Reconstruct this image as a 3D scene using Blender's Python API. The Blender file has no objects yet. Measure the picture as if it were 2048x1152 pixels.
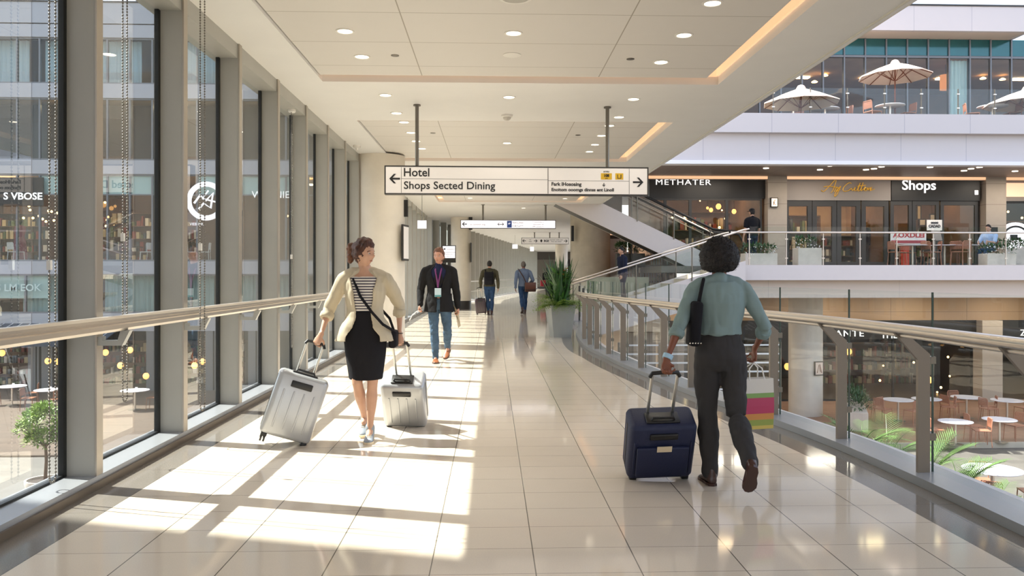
import bpy, math, random
from mathutils import Vector, Matrix, noise
R = math.radians
V = Vector
rnd = random.Random(7)
scene = bpy.context.scene
COL = scene.collection
TH = R(2.0)            # the camera is turned 2 degrees to the right of the corridor
EYE = 1.42; FPX = 1600.0; CX = 1040.0; CY = 550.0

def at(px, py, d):
    """world point seen at photo pixel (px, py) at depth d metres"""
    x = (px - CX) * d / FPX
    z = EYE - (py - CY) * d / FPX
    return V((x * math.cos(TH) + d * math.sin(TH), d * math.cos(TH) - x * math.sin(TH), z))

def atz(px, py, z):
    """point on the horizontal plane z seen at the pixel"""
    return at(px, py, (EYE - z) * FPX / (py - CY))

def hexc(h):
    h = h.lstrip('#')
    o = []
    for i in (0, 2, 4):
        c = int(h[i:i + 2], 16) / 255
        o.append(c / 12.92 if c <= .04045 else ((c + .055) / 1.055) ** 2.4)
    return (o[0], o[1], o[2], 1.0)

# ------------------------------------------------------------------ mesh builder
class MB:
    def __init__(s):
        s.v = []; s.f = []; s.m = []; s.cm = 0
    def mat(s, i): s.cm = i; return s
    def add(s, vs, fs):
        b = len(s.v)
        s.v.extend(V(p) for p in vs)
        for f in fs:
            s.f.append(tuple(b + i for i in f)); s.m.append(s.cm)
        return s
    def box(s, x0, x1, y0, y1, z0, z1):
        if x0 > x1: x0, x1 = x1, x0
        if y0 > y1: y0, y1 = y1, y0
        if z0 > z1: z0, z1 = z1, z0
        return s.add([(x0,y0,z0),(x1,y0,z0),(x1,y1,z0),(x0,y1,z0),(x0,y0,z1),(x1,y0,z1),(x1,y1,z1),(x0,y1,z1)],
                     [(0,3,2,1),(4,5,6,7),(0,1,5,4),(1,2,6,5),(2,3,7,6),(3,0,4,7)])
    def obox(s, c, size, M=None):
        M = M or Matrix.Identity(3)
        c = V(c); h = V(size) / 2
        vs = [c + M @ V((sx*h.x, sy*h.y, sz*h.z)) for sz in (-1,1) for sx, sy in ((-1,-1),(1,-1),(1,1),(-1,1))]
        return s.add(vs, [(0,3,2,1),(4,5,6,7),(0,1,5,4),(1,2,6,5),(2,3,7,6),(3,0,4,7)])
    def rbox(s, c, size, r, M=None, n=4):
        """box with rounded vertical (local z) edges and chamfered top and bottom"""
        M = M or Matrix.Identity(3); c = V(c); w, d, h = (q/2 for q in size)
        rings = []
        for z, ins in ((-h, r*.7), (-h+r*.25, r*.22), (-h+r*.7, 0), (h-r*.7, 0), (h-r*.25, r*.22), (h, r*.7)):
            ring = []
            for qx, qy, a0 in ((1,1,0),(-1,1,90),(-1,-1,180),(1,-1,270)):
                for k in range(n+1):
                    a = R(a0 + 90*k/n)
                    rr = r
                    ring.append(c + M @ V((qx*(w-r) + math.cos(a)*(rr-ins), qy*(d-r) + math.sin(a)*(rr-ins), z)))
            rings.append(ring)
        return s.loft(rings)
    def loft(s, rings, cap=True, close=True):
        n = len(rings[0]); vs = [p for r in rings for p in r]; fs = []
        for i in range(len(rings)-1):
            for k in range(n if close else n-1):
                a = i*n + k; b = i*n + (k+1) % n
                fs.append((a, b, b+n, a+n))
        if cap:
            fs.append(tuple(reversed(range(n))))
            fs.append(tuple(range((len(rings)-1)*n, len(rings)*n)))
        return s.add(vs, fs)
    def cyl(s, p0, p1, r0, r1=None, n=16, cap=True):
        p0 = V(p0); p1 = V(p1); r1 = r0 if r1 is None else r1
        d = (p1-p0).normalized(); a = d.orthogonal().normalized(); b = d.cross(a)
        mk = lambda p, r: [p + a*math.cos(2*math.pi*k/n)*r + b*math.sin(2*math.pi*k/n)*r for k in range(n)]
        return s.loft([mk(p0, r0), mk(p1, r1)], cap)
    def tube(s, pts, r, n=8, closed=False):
        pts = [V(p) for p in pts]; rings = []; prev = None
        for i, p in enumerate(pts):
            a = pts[max(i-1,0)]; b = pts[min(i+1,len(pts)-1)]
            t = (b-a).normalized()
            if prev is None: u = t.orthogonal().normalized()
            else:
                u = prev - t*prev.dot(t)
                u = u.normalized() if u.length > 1e-6 else t.orthogonal().normalized()
            prev = u; w = t.cross(u)
            rr = r[i] if isinstance(r, (list, tuple)) else r
            rings.append([p + u*math.cos(2*math.pi*k/n)*rr + w*math.sin(2*math.pi*k/n)*rr for k in range(n)])
        return s.loft(rings)
    def lathe(s, prof, c=(0,0,0), n=32, cap=True):
        c = V(c)
        return s.loft([[c + V((r*math.cos(2*math.pi*k/n), r*math.sin(2*math.pi*k/n), z)) for k in range(n)] for r, z in prof], cap)
    def prism(s, poly, o, u, w, t):
        """2-D polygon poly in the plane (o; u, w) extruded by vector t"""
        o = V(o); u = V(u); w = V(w); t = V(t); n = len(poly)
        a = [o + u*p[0] + w*p[1] for p in poly]
        vs = a + [p + t for p in a]
        fs = [tuple(reversed(range(n))), tuple(range(n, 2*n))] + [(k, (k+1)%n, (k+1)%n+n, k+n) for k in range(n)]
        return s.add(vs, fs)
    def ell(s, c, r, M=None, nu=16, nv=10, fn=None):
        c = V(c); M = M or Matrix.Identity(3)
        if isinstance(r, (int, float)): r = (r, r, r)
        vs = [c + M @ V((0,0,-r[2]))]
        for j in range(1, nv):
            ph = -math.pi/2 + math.pi*j/nv
            for k in range(nu):
                a = 2*math.pi*k/nu
                vs.append(c + M @ V((r[0]*math.cos(ph)*math.cos(a), r[1]*math.cos(ph)*math.sin(a), r[2]*math.sin(ph))))
        vs.append(c + M @ V((0,0,r[2])))
        fs = [(0, 1+(k+1)%nu, 1+k) for k in range(nu)]
        for j in range(nv-2):
            for k in range(nu):
                a = 1+j*nu+k; b = 1+j*nu+(k+1)%nu
                fs.append((a, b, b+nu, a+nu))
        t = len(vs)-1; b0 = 1+(nv-2)*nu
        fs += [(t, b0+k, b0+(k+1)%nu) for k in range(nu)]
        return s.add(vs, fs)
    def chain(s, pts, rad, side=None, n=14, ball=True):
        """limb: rings of elliptical section along pts; rad items r or (ra along side, rb across)"""
        pts = [V(p) for p in pts]; rings = []
        for i, p in enumerate(pts):
            a = pts[max(i-1,0)]; b = pts[min(i+1,len(pts)-1)]
            t = (b-a).normalized()
            u = V(side) if side is not None else t.orthogonal()
            u = u - t*u.dot(t)
            if u.length < 1e-5: u = t.orthogonal()
            u.normalize(); w = t.cross(u)
            r = rad[i]; ra, rb = r if isinstance(r, (tuple, list)) else (r, r)
            rings.append([p + u*math.cos(2*math.pi*k/n)*ra + w*math.sin(2*math.pi*k/n)*rb for k in range(n)])
        s.loft(rings)
        if ball:
            for p, r in ((pts[0], rad[0]), (pts[-1], rad[-1])):
                rr = min(r) if isinstance(r, (tuple, list)) else r
                s.ell(p, rr*.98, nu=10, nv=8)
        return s
    def xf(s, M):
        s.v = [M @ p for p in s.v]; return s
    def mesh(s, name, mats, smooth=None):
        me = bpy.data.meshes.new(name)
        me.from_pydata([tuple(p) for p in s.v], [], s.f)
        for m in (mats if isinstance(mats, (list, tuple)) else [mats]): me.materials.append(m)
        if any(s.m): me.polygons.foreach_set('material_index', s.m)
        me.update()
        import bmesh
        bm = bmesh.new(); bm.from_mesh(me); bmesh.ops.recalc_face_normals(bm, faces=bm.faces); bm.to_mesh(me); bm.free()
        if smooth:
            me.shade_smooth(); me.set_sharp_from_angle(angle=R(smooth))
        return me
    def build(s, name, mats, parent=None, smooth=None, loc=None):
        o = bpy.data.objects.new(name, s.mesh(name, mats, smooth))
        COL.objects.link(o)
        if parent is not None: o.parent = parent
        if loc is not None: o.location = loc
        return o

def tag(o, label=None, cat=None, group=None, kind=None):
    if label: o['label'] = label
    if cat: o['category'] = cat
    if group: o['group'] = group
    if kind: o['kind'] = kind
    return o
def empty(name, loc=(0,0,0), rz=0, label=None, cat=None, group=None, kind=None, parent=None):
    o = bpy.data.objects.new(name, None); COL.objects.link(o)
    o.location = loc; o.rotation_euler = (0,0,rz); o.empty_display_size = .1
    if parent is not None: o.parent = parent
    return tag(o, label, cat, group, kind)
KIDS = {}
def copy_tree(o, parent=None):
    c = o.copy(); COL.objects.link(c)
    if parent is not None: c.parent = parent
    for ch in [q for q in bpy.data.objects if q.parent == o]: copy_tree(ch, c)
    return c
def dup(o, loc, rz=0, label=None, group=None, scale=None):
    if o.name not in KIDS:
        def walk(q): return [(ch, walk(ch)) for ch in [z for z in bpy.data.objects if z.parent == q]]
        KIDS[o.name] = walk(o)
    def cp(q, kids, par):
        c = q.copy(); COL.objects.link(c)
        if par is not None: c.parent = par
        for ch, k in kids: cp(ch, k, c)
        return c
    c = cp(o, KIDS[o.name], None)
    c.location = loc; c.rotation_euler = (0,0,rz)
    if scale: c.scale = (scale,)*3 if isinstance(scale, (int,float)) else scale
    if label: c['label'] = label
    if group: c['group'] = group
    return c

def fuse(mb, name, voxel, mats, parent=None, smooth=3, fold=0, ffreq=9, fstretch=(1,1,.6), loc=None, factor=.5):
    """voxel-fuse overlapping closed shapes into one continuous skin"""
    me = mb.mesh(name + '_tmp', mats)
    t = bpy.data.objects.new('tmp', me); COL.objects.link(t)
    m = t.modifiers.new('r', 'REMESH'); m.mode = 'VOXEL'; m.voxel_size = voxel; m.use_smooth_shade = True
    if smooth:
        k = t.modifiers.new('s', 'SMOOTH'); k.factor = factor; k.iterations = smooth
    dg = bpy.context.evaluated_depsgraph_get()
    out = bpy.data.meshes.new_from_object(t.evaluated_get(dg))
    out.name = name
    bpy.data.objects.remove(t); bpy.data.meshes.remove(me)
    if fold:
        nn = [v.normal.copy() for v in out.vertices]
        for v, q in zip(out.vertices, nn):
            p = v.co; s = V((p.x*fstretch[0], p.y*fstretch[1], p.z*fstretch[2]))*ffreq
            d = noise.noise(s) + .5*noise.noise(s*2.3 + V((3,1,7)))
            d = abs(d)*1.6 - .5
            v.co = p + q*(d*fold)
    out.shade_smooth()
    out.materials.clear()
    for q in (mats if isinstance(mats, (list, tuple)) else [mats]): out.materials.append(q)
    o = bpy.data.objects.new(name, out); COL.objects.link(o)
    if parent is not None: o.parent = parent
    if loc is not None: o.location = loc
    return o

def text(body, size, loc, mat, parent=None, name='lettering', width=None, rot=(R(90),0,0), extrude=.004, shear=0, align='CENTER', spacing=1, bold=0):
    cu = bpy.data.curves.new('t', 'FONT'); cu.body = body; cu.size = size; cu.extrude = extrude
    cu.align_x = align; cu.align_y = 'CENTER'; cu.shear = shear; cu.space_character = spacing; cu.offset = bold
    cu.resolution_u = 3
    t = bpy.data.objects.new('t', cu); COL.objects.link(t)
    me = bpy.data.meshes.new_from_object(t.evaluated_get(bpy.context.evaluated_depsgraph_get()))
    bpy.data.objects.remove(t); me.name = name
    if width and len(me.vertices):
        xs = [v.co.x for v in me.vertices]; w = max(xs)-min(xs); mid = (max(xs)+min(xs))/2
        for v in me.vertices: v.co.x = (v.co.x - (mid if align == 'CENTER' else min(xs))) * width / w
    me.materials.clear(); me.materials.append(mat)
    o = bpy.data.objects.new(name, me); COL.objects.link(o); o.location = loc; o.rotation_euler = rot
    if parent is not None: o.parent = parent
    return o

# ------------------------------------------------------------------ materials
def nodes(name):
    m = bpy.data.materials.new(name); m.use_nodes = True
    nt = m.node_tree; nt.nodes.clear()
    out = nt.nodes.new('ShaderNodeOutputMaterial')
    return m, nt, out
def bsdf(nt, out, color, rough=.5, metal=0, spec=.5):
    b = nt.nodes.new('ShaderNodeBsdfPrincipled')
    b.inputs['Base Color'].default_value = color
    b.inputs['Roughness'].default_value = rough; b.inputs['Metallic'].default_value = metal
    b.inputs['Specular IOR Level'].default_value = spec
    nt.links.new(b.outputs[0], out.inputs[0]); return b
def M_(nt, op, a, b=None, c=None):
    n = nt.nodes.new('ShaderNodeMath'); n.operation = op
    for i, q in enumerate((a, b, c)):
        if q is None: continue
        if isinstance(q, (int, float)): n.inputs[i].default_value = q
        else: nt.links.new(q, n.inputs[i])
    return n.outputs[0]
def mixc(nt, f, a, b):
    n = nt.nodes.new('ShaderNodeMix'); n.data_type = 'RGBA'
    for s, q in ((n.inputs[0], f), (n.inputs[6], a), (n.inputs[7], b)):
        if isinstance(q, (int, float)): s.default_value = q
        elif isinstance(q, tuple): s.default_value = q
        else: nt.links.new(q, s)
    return n.outputs[2]
def coords(nt, kind='Object'):
    return nt.nodes.new('ShaderNodeTexCoord').outputs[kind]
def noise_n(nt, scale, detail=3, vec=None, rough=.5):
    n = nt.nodes.new('ShaderNodeTexNoise'); n.inputs['Scale'].default_value = scale; n.inputs['Detail'].default_value = detail
    n.inputs['Roughness'].default_value = rough
    if vec is not None: nt.links.new(vec, n.inputs['Vector'])
    return n.outputs['Fac']
def bump(nt, b, h, strength=.2, dist=.01):
    n = nt.nodes.new('ShaderNodeBump'); n.inputs['Strength'].default_value = strength; n.inputs['Distance'].default_value = dist
    nt.links.new(h, n.inputs['Height']); nt.links.new(n.outputs[0], b.inputs['Normal'])
def ramp(nt, f, lo, hi):
    n = nt.nodes.new('ShaderNodeMapRange'); n.inputs[1].default_value = lo; n.inputs[2].default_value = hi
    nt.links.new(f, n.inputs[0]); return n.outputs[0]
def mat(name, color, rough=.5, metal=0, spec=.5, var=0, vscale=6, bmp=0, bscale=60, emit=None, estr=1, sheen=0, sample=True):
    m, nt, out = nodes(name)
    c = hexc(color) if isinstance(color, str) else color
    b = bsdf(nt, out, c, rough, metal, spec)
    if var:
        f = ramp(nt, noise_n(nt, vscale, 5, coords(nt)), .3, .7)
        lo = tuple(x*(1-var) for x in c[:3]) + (1,); hi = tuple(min(1, x*(1+var)) for x in c[:3]) + (1,)
        nt.links.new(mixc(nt, f, lo, hi), b.inputs['Base Color'])
    if bmp: bump(nt, b, noise_n(nt, bscale, 4, coords(nt)), bmp)
    if emit:
        b.inputs['Emission Color'].default_value = hexc(emit); b.inputs['Emission Strength'].default_value = estr
        if not sample: m.cycles.emission_sampling = 'NONE'
    if sheen: b.inputs['Sheen Weight'].default_value = sheen
    return m
def glass_mat(name, tint='#f2f7f5', ior=1.5, gain=1.0, haze=0):
    m, nt, out = nodes(name)
    tr = nt.nodes.new('ShaderNodeBsdfTransparent'); tr.inputs[0].default_value = hexc(tint)
    gl = nt.nodes.new('ShaderNodeBsdfGlossy'); gl.inputs['Roughness'].default_value = 0.0
    gl.inputs[0].default_value = (1,1,1,1)
    fr = nt.nodes.new('ShaderNodeFresnel'); fr.inputs[0].default_value = ior
    geo = nt.nodes.new('ShaderNodeNewGeometry')
    f = M_(nt, 'MULTIPLY', fr.outputs[0], M_(nt, 'SUBTRACT', 1, geo.outputs['Backfacing']))
    f = M_(nt, 'MINIMUM', M_(nt, 'MULTIPLY', f, gain), 1)
    mx = nt.nodes.new('ShaderNodeMixShader')
    nt.links.new(f, mx.inputs[0]); nt.links.new(tr.outputs[0], mx.inputs[1]); nt.links.new(gl.outputs[0], mx.inputs[2])
    last = mx.outputs[0]
    if haze:
        df = nt.nodes.new('ShaderNodeBsdfDiffuse'); df.inputs[0].default_value = (.8,.85,.85,1)
        m2 = nt.nodes.new('ShaderNodeMixShader'); m2.inputs[0].default_value = haze
        nt.links.new(last, m2.inputs[1]); nt.links.new(df.outputs[0], m2.inputs[2]); last = m2.outputs[0]
    nt.links.new(last, out.inputs[0])
    return m
def joints(nt, sock, period, offset, width):
    """1 on the joint lines of a periodic coordinate"""
    t = M_(nt, 'FRACT', M_(nt, 'DIVIDE', M_(nt, 'SUBTRACT', sock, offset - period*200), period))
    d = M_(nt, 'MINIMUM', t, M_(nt, 'SUBTRACT', 1, t))
    return M_(nt, 'LESS_THAN', d, width/2/period)
def cell(nt, sock, period, offset):
    return M_(nt, 'FLOOR', M_(nt, 'DIVIDE', M_(nt, 'SUBTRACT', sock, offset - period*200), period))
def tile_mat(name, color, px, py, ox, oy, wx, wy, joint, rough=.1, var=.05, speck=.06, axes=(0,1), spec=.5, bmp=0, coat=0):
    m, nt, out = nodes(name)
    c = hexc(color); b = bsdf(nt, out, c, rough, 0, spec)
    sep = nt.nodes.new('ShaderNodeSeparateXYZ'); co = coords(nt); nt.links.new(co, sep.inputs[0])
    X = sep.outputs[axes[0]]; Y = sep.outputs[axes[1]]
    j = M_(nt, 'MAXIMUM', joints(nt, X, px, ox, wx), joints(nt, Y, py, oy, wy))
    wn = nt.nodes.new('ShaderNodeTexWhiteNoise'); wn.noise_dimensions = '2D'
    cb = nt.nodes.new('ShaderNodeCombineXYZ'); nt.links.new(cell(nt, X, px, ox), cb.inputs[0]); nt.links.new(cell(nt, Y, py, oy), cb.inputs[1])
    nt.links.new(cb.outputs[0], wn.inputs['Vector'])
    k = M_(nt, 'ADD', 1 - var, M_(nt, 'MULTIPLY', wn.outputs['Value'], 2*var))
    n1 = noise_n(nt, 160, 2, co); n2 = noise_n(nt, 5, 4, co)
    k = M_(nt, 'MULTIPLY', k, M_(nt, 'ADD', 1, M_(nt, 'MULTIPLY', M_(nt, 'SUBTRACT', n1, .5), speck*4)))
    k = M_(nt, 'MULTIPLY', k, M_(nt, 'ADD', 1, M_(nt, 'MULTIPLY', M_(nt, 'SUBTRACT', n2, .5), var*2)))
    vm = nt.nodes.new('ShaderNodeVectorMath'); vm.operation = 'SCALE'; vm.inputs[0].default_value = c[:3]; nt.links.new(k, vm.inputs['Scale'])
    nt.links.new(mixc(nt, j, vm.outputs[0], hexc(joint)), b.inputs['Base Color'])
    if coat: b.inputs['Coat Weight'].default_value = coat; b.inputs['Coat Roughness'].default_value = .03
    if bmp: bump(nt, b, M_(nt, 'ADD', M_(nt, 'MULTIPLY', n1, .4), M_(nt, 'SUBTRACT', 1, j)), bmp, .004)
    return m

MT = {}
MT['floor'] = tile_mat('polished floor tiles', '#dbcdba', .506, .353, .209, 3.80, .006, .0035, '#6d655a', rough=.07, var=.03, speck=.05, spec=.8)
MT['border'] = tile_mat('grey granite border', '#7b746c', .506, 1.06, .209, 3.80, .004, .004, '#5a554f', rough=.08, var=.05, speck=.16, spec=.75)
MT['ceiling'] = mat('ceiling plaster', '#e8e7e4', .7, var=.015, vscale=2)
MT['ceil_panel'] = tile_mat('ceiling panels', '#dad6d0', 2.165, .95, -.855, 7.46, .012, .01, '#a39c90', rough=.6, var=.012, speck=.0)
MT['fascia'] = mat('ceiling edge fascia', '#dedace', .5)
MT['cove'] = mat('warm cove light diffuser', '#c4a683', .5, emit='#ffc79a', estr=.52)
MT['mullion'] = mat('grey painted aluminium', '#aeada6', .38, .0, spec=.6, var=.03, vscale=3)
MT['mull_edge'] = mat('champagne aluminium edge', '#b5aca0', .3, .6)
MT['gasket'] = mat('black rubber gasket', '#101211', .4)
MT['sill'] = mat('light grey metal sill', '#a6a8ab', .25, .35)
MT['bronze'] = mat('bronze metal base trim', '#7c6f60', .35, .5)
MT['steel'] = mat('brushed stainless steel', '#dcd3c8', .3, .9)
MT['steel_d'] = mat('satin dark steel', '#77726a', .35, .75)
MT['post'] = mat('champagne painted posts', '#857a6e', .4, .3)
MT['glass'] = glass_mat('clear window glass', '#f6faf9', 1.5, 2.0, haze=.012)
MT['glass_r'] = glass_mat('balustrade glass', '#fafdfc', 1.5, .9, haze=.003)
MT['glass_f'] = glass_mat('facade glass', '#f4f8f8', 1.5, 1.1)
MT['gedge'] = mat('green glass edge', '#1d3a33', .2)
MT['concrete'] = mat('pale plaster column', '#ddd5c7', .75, var=.06, vscale=2.5, bmp=.08, bscale=30)
MT['concrete_g'] = mat('grey concrete column', '#bdb4a4', .75, var=.1, vscale=2.5, bmp=.12, bscale=30)
MT['white'] = mat('white painted metal', '#e8e8ea', .4, spec=.4)
MT['whitewall'] = mat('white render', '#d3cbc8', .6, var=.01)
MT['black'] = mat('black paint', '#141312', .45)
MT['dgrey'] = mat('dark grey metal', '#3a3836', .4, .2)
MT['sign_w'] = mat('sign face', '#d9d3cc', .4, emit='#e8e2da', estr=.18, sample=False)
MT['sign_w2'] = mat('glowing sign face', '#efecf2', .4, emit='#f2eff5', estr=.55, sample=False)  # also makes the unlit window cards glow
MT['sign_k'] = mat('sign lettering black', '#1d1b1a', .5)
MT['sign_g'] = mat('sign divider grey', '#6e6a66', .5)
MT['yellow'] = mat('sign yellow', '#e3b62c', .5)
MT['blue'] = mat('sign blue', '#2b4f9e', .5)
MT['lit_w'] = mat('lit white lettering', '#ffffff', .5, emit='#ffffff', estr=.45, sample=False)
MT['gold'] = mat('gold lettering', '#c79a3c', .3, .7, emit='#d9a541', estr=.25, sample=False)
MT['lamp'] = mat('downlight lens', '#fff4e0', .4, emit='#fff1d8', estr=3.2, sample=False)
MT['bulb'] = mat('glowing bulb', '#ffd9a0', .4, emit='#ffc680', estr=5, sample=False)
MT['bulb_l'] = mat('glowing globe', '#ffd9a0', .4, emit='#ffb25e', estr=1.5, sample=False)
MT['fill_l'] = mat('shop fill light', '#fff0d8', .4, emit='#ffdcae', estr=14)  # panels added to brighten the shop interiors
MT['chrome'] = mat('chrome', '#d8d8d8', .12, 1)
MT['plastic_w'] = mat('white plastic', '#e6e3dc', .4)
# ================================================================== THE BRIDGE
CEIL = 3.82; XG = -2.84; XI = -2.62
def crom(pts, k=6):
    out = []
    P = [V(p) for p in pts]
    for i in range(len(P)-1):
        p0 = P[max(i-1,0)]; p1 = P[i]; p2 = P[i+1]; p3 = P[min(i+2,len(P)-1)]
        for j in range(k):
            t = j/k
            out.append(.5*((2*p1)+(p2-p0)*t+(2*p0-5*p1+4*p2-p3)*t*t+(3*p1-p0-3*p2+p3)*t**3))
    out.append(P[-1]); return out
BASE = [(2.97,-6),(2.97,-2),(2.97,1),(2.96,3.1),(2.95,4.3),(2.93,5.42),(2.86,6.55),(2.70,7.7),(2.53,8.65),(2.37,9.6),(2.26,10.65),(2.14,11.65),(2.04,12.65),(1.97,13.75),(1.89,14.7),(1.87,15.6),(1.92,17.0),(2.1,19.3),(2.4,21.6),(2.5,23.8)]
BL = crom([(x, y, 0) for x, y in BASE])
def offs(line, d):
    """polyline moved sideways by d (positive = away from the corridor)"""
    out = []
    for i, p in enumerate(line):
        t = (line[min(i+1,len(line)-1)] - line[max(i-1,0)]).normalized()
        out.append(p + V((t.y, -t.x, 0))*d)
    return out
def ribbon(mb, inner, outer, z0, z1):
    for i in range(len(inner)-1):
        a, b, c, d = inner[i], outer[i], outer[i+1], inner[i+1]
        vs = [(p.x, p.y, z0) for p in (a,b,c,d)] + [(p.x, p.y, z1) for p in (a,b,c,d)]
        mb.add(vs, [(0,3,2,1),(4,5,6,7),(0,1,5,4),(1,2,6,5),(2,3,7,6),(3,0,4,7)])
def flatpoly(mb, left, right, z0, z1):
    n = len(left)
    L0 = [(p.x,p.y,z1) for p in left]; R0 = [(p.x,p.y,z1) for p in right]
    L1 = [(p.x,p.y,z0) for p in left]; R1 = [(p.x,p.y,z0) for p in right]
    vs = L0+R0+L1+R1; fs = []
    for i in range(n-1):
        fs += [(i, n+i, n+i+1, i+1), (2*n+i, 2*n+i+1, 3*n+i+1, 3*n+i), (i, i+1, 2*n+i+1, 2*n+i), (n+i, 3*n+i, 3*n+i+1, n+i+1)]
    fs += [(0, 2*n, 3*n, n), (n-1, 2*n-1, 4*n-1, 3*n-1)]
    mb.add(vs, fs)
# floor: one slab, the grey border strips are a part of it
bord = offs(BL, -.42)
bord = [p.copy() for p in bord]
left = [V((XI+.3, p.y, 0)) for p in bord]
mb = MB(); flatpoly(mb, left, bord, -.45, 0)
far_edge = [(2.08,23.83),(2.4,24.2),(2.4,26.2),(5.6,26.2),(5.6,30),(9,46),(14,80),(14,90),(6,90),(-.5,46),(XI+.3,32.9)]
mb.prism([(XI+.3,23.83)] + far_edge, (0,0,-.45), (1,0,0), (0,1,0), (0,0,.45))
floor = tag(mb.build('floor', MT['floor']), kind='structure')
mb = MB(); flatpoly(mb, bord, offs(BL, .3), -.45, .0); mb.build('border_strip', MT['border'], floor)
mb = MB(); mb.box(XG-.15, XI+.3, -6, 33, -.45, 0); mb.build('border_strip', MT['border'], floor)
mb = MB(); flatpoly(mb, offs(BL, .3), offs(BL, .36), -.9, .03)
mb.box(XG-.2, XG-.15, -6, 33, -.9, .03); mb.box(XG-.15, 2.2, -6, 23.5, -.9, -.45); mb.build('slab_edge', MT['whitewall'], floor)

# ceiling with three recessed trays
TR = [(-2.1, 2.85, 3.0, 10.0), (-2.1, 2.85, 12.5, 16.9), (-1.75, 2.95, 21.8, 26.4)]
mb = MB(); XL, XR, Y0, Y1 = XG-.25, 3.7, -6, 34.5
def rimcells(mb, y0, y1, z0, z1): mb.box(XL, XR, y0, y1, z0, z1)
ys = [Y0]; 
for (a, b, c, d) in TR:
    mb.box(XL, XR, ys[-1], c, CEIL, CEIL+.45); mb.box(XL, a, c, d, CEIL, CEIL+.45); mb.box(b, XR, c, d, CEIL, CEIL+.45); ys.append(d)
mb.box(XL, XR, ys[-1], Y1, CEIL, CEIL+.45)
mb.prism([(XL+.3,34.5),(3.7,34.5),(5.2,46),(14,85),(14,92),(4,92),(-2.3,46)], (0,0,CEIL), (1,0,0), (0,1,0), (0,0,.4))
ceiling = tag(mb.build('ceiling', MT['ceiling']), kind='structure')
for (a, b, c, d) in TR:
    g = .2; lf = a > -2
    m2 = MB(); m2.box(a+(g if lf else .012), b-g, c+g, d-g, CEIL+.035, CEIL+.30)
    m2.build('tray_panel', MT['ceil_panel'], ceiling)
    m2 = MB(); m2.box(a-.02, b+.02, c-.02, d+.02, CEIL+.31, CEIL+.44); m2.build('tray_top', MT['ceiling'], ceiling)
    m2 = MB()      # LED diffusers along the inside of the slot
    z0, z1 = CEIL+.10, CEIL+.28
    m2.box(a+.02, b-.02, d-.03, d-.004, z0, z1); m2.box(a+.02, b-.02, c+.004, c+.03, z0, z1)
    m2.box(b-.03, b-.004, c+.03, d-.03, z0, z1)
    if lf: m2.box(a+.004, a+.03, c+.03, d-.03, z0, z1)
    tag(m2.build('cove_light', MT['cove'], ceiling))
mb = MB(); mb.box(3.7, 3.76, -6, 34.5, CEIL+.03, CEIL+.6); mb.box(3.62, 3.64, -6, 34.5, CEIL-.012, CEIL)
mb.build('edge_fascia', MT['fascia'], ceiling)
mb = MB(); mb.box(XL-.05, 3.78, -6, 34.5, CEIL+.45, CEIL+.75); mb.build('roof_slab', MT['whitewall'], ceiling)

# left glass wall: one window per bay, each with its fin, gasket, header and pane
SP = 1.5; Y00 = 5.48
fin_ys = [Y00 + SP*k for k in range(-8, 19)]
def fin(mb, y, h=CEIL):
    mb.box(XG+.02, XI-.012, y-.075, y, .085, h)
nwin = 0
def bay(y0, y1, k):
    w = empty('window_%d' % k, (XG, (y0+y1)/2, 0), kind='structure')
    def P(mb, n, m, s=None):
        o = mb.build(n, m, w, s); o.location = (-XG, -(y0+y1)/2, 0); return o
    b = MB(); b.box(XG+.02, XI-.012, y1-.075, y1, .085, CEIL); P(b, 'mullion', MT['mullion'])
    b = MB(); b.box(XI-.012, XI, y1-.08, y1+.005, .0855, CEIL); P(b, 'mullion_edge', MT['mull_edge'])
    b = MB(); b.box(XG-.015, XG+.022, y1-.115, y1-.075, .08, CEIL); b.box(XG-.015, XG+.02, y0, y0+.03, .08, CEIL)
    b.box(XG-.03, XG+.02, y0, y1, .078, .1); P(b, 'gasket', MT['gasket'])
    b = MB(); b.box(XG-.08, XI-.02, y0, y1, CEIL-.15, CEIL); P(b, 'header', MT['mullion'])
    b = MB(); b.box(XG-.08, XI, y0, y1, 0.0, .085); P(b, 'sill', MT['sill'])
    b = MB(); b.box(XI, XI+.018, y0, y1, 0, .05); P(b, 'base_trim', MT['bronze'])
    b = MB(); b.box(XG-.006, XG+.006, y0+.02, y1-.08, .09, CEIL-.14); P(b, 'pane', MT['glass'])
    return w
k = 1
for i in range(len(fin_ys)-1):
    bay(fin_ys[i], fin_ys[i+1], k); k += 1
# the far glass wall, swinging to the right beyond the second column
pts = [V((XG, fin_ys[-1], 0)), V((-2.7, 34.5, 0)), V((-1.3, 43.7, 0)), V((2.0, 65, 0)), V((4.4, 81.3, 0))]
mw = empty('window_%d' % k, (0,0,0), kind='structure')
fins = MB(); gl = MB(); sill = MB(); rails = MB()
for a, b in zip(pts[:-1], pts[1:]):
    L = (b-a).length; t = (b-a)/L; n = V((t.y, -t.x, 0)); nf = max(1, int(L/1.42))
    M = Matrix(((n.x, t.x, 0), (n.y, t.y, 0), (0,0,1)))
    for q in range(nf):
        c = a + t*(L*(q+.5)/nf)
        fins.obox(c + n*.13 + V((0,0,CEIL/2)), (.26, .08, CEIL), M)
    gl.obox((a+b)/2 + V((0,0,CEIL/2)), (.012, L, CEIL-.2), M)
    sill.obox((a+b)/2 + n*.1 + V((0,0,.05)), (.34, L, .1), M)
    rails.obox((a+b)/2 + n*.36 + V((0,0,1.08)), (.05, L, .05), M)
    rails.obox((a+b)/2 + n*.36 + V((0,0,.55)), (.02, L, .02), M)
fins.build('mullion', MT['mullion'], mw); gl.build('pane', MT['glass'], mw); sill.build('sill', MT['sill'], mw)
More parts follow.
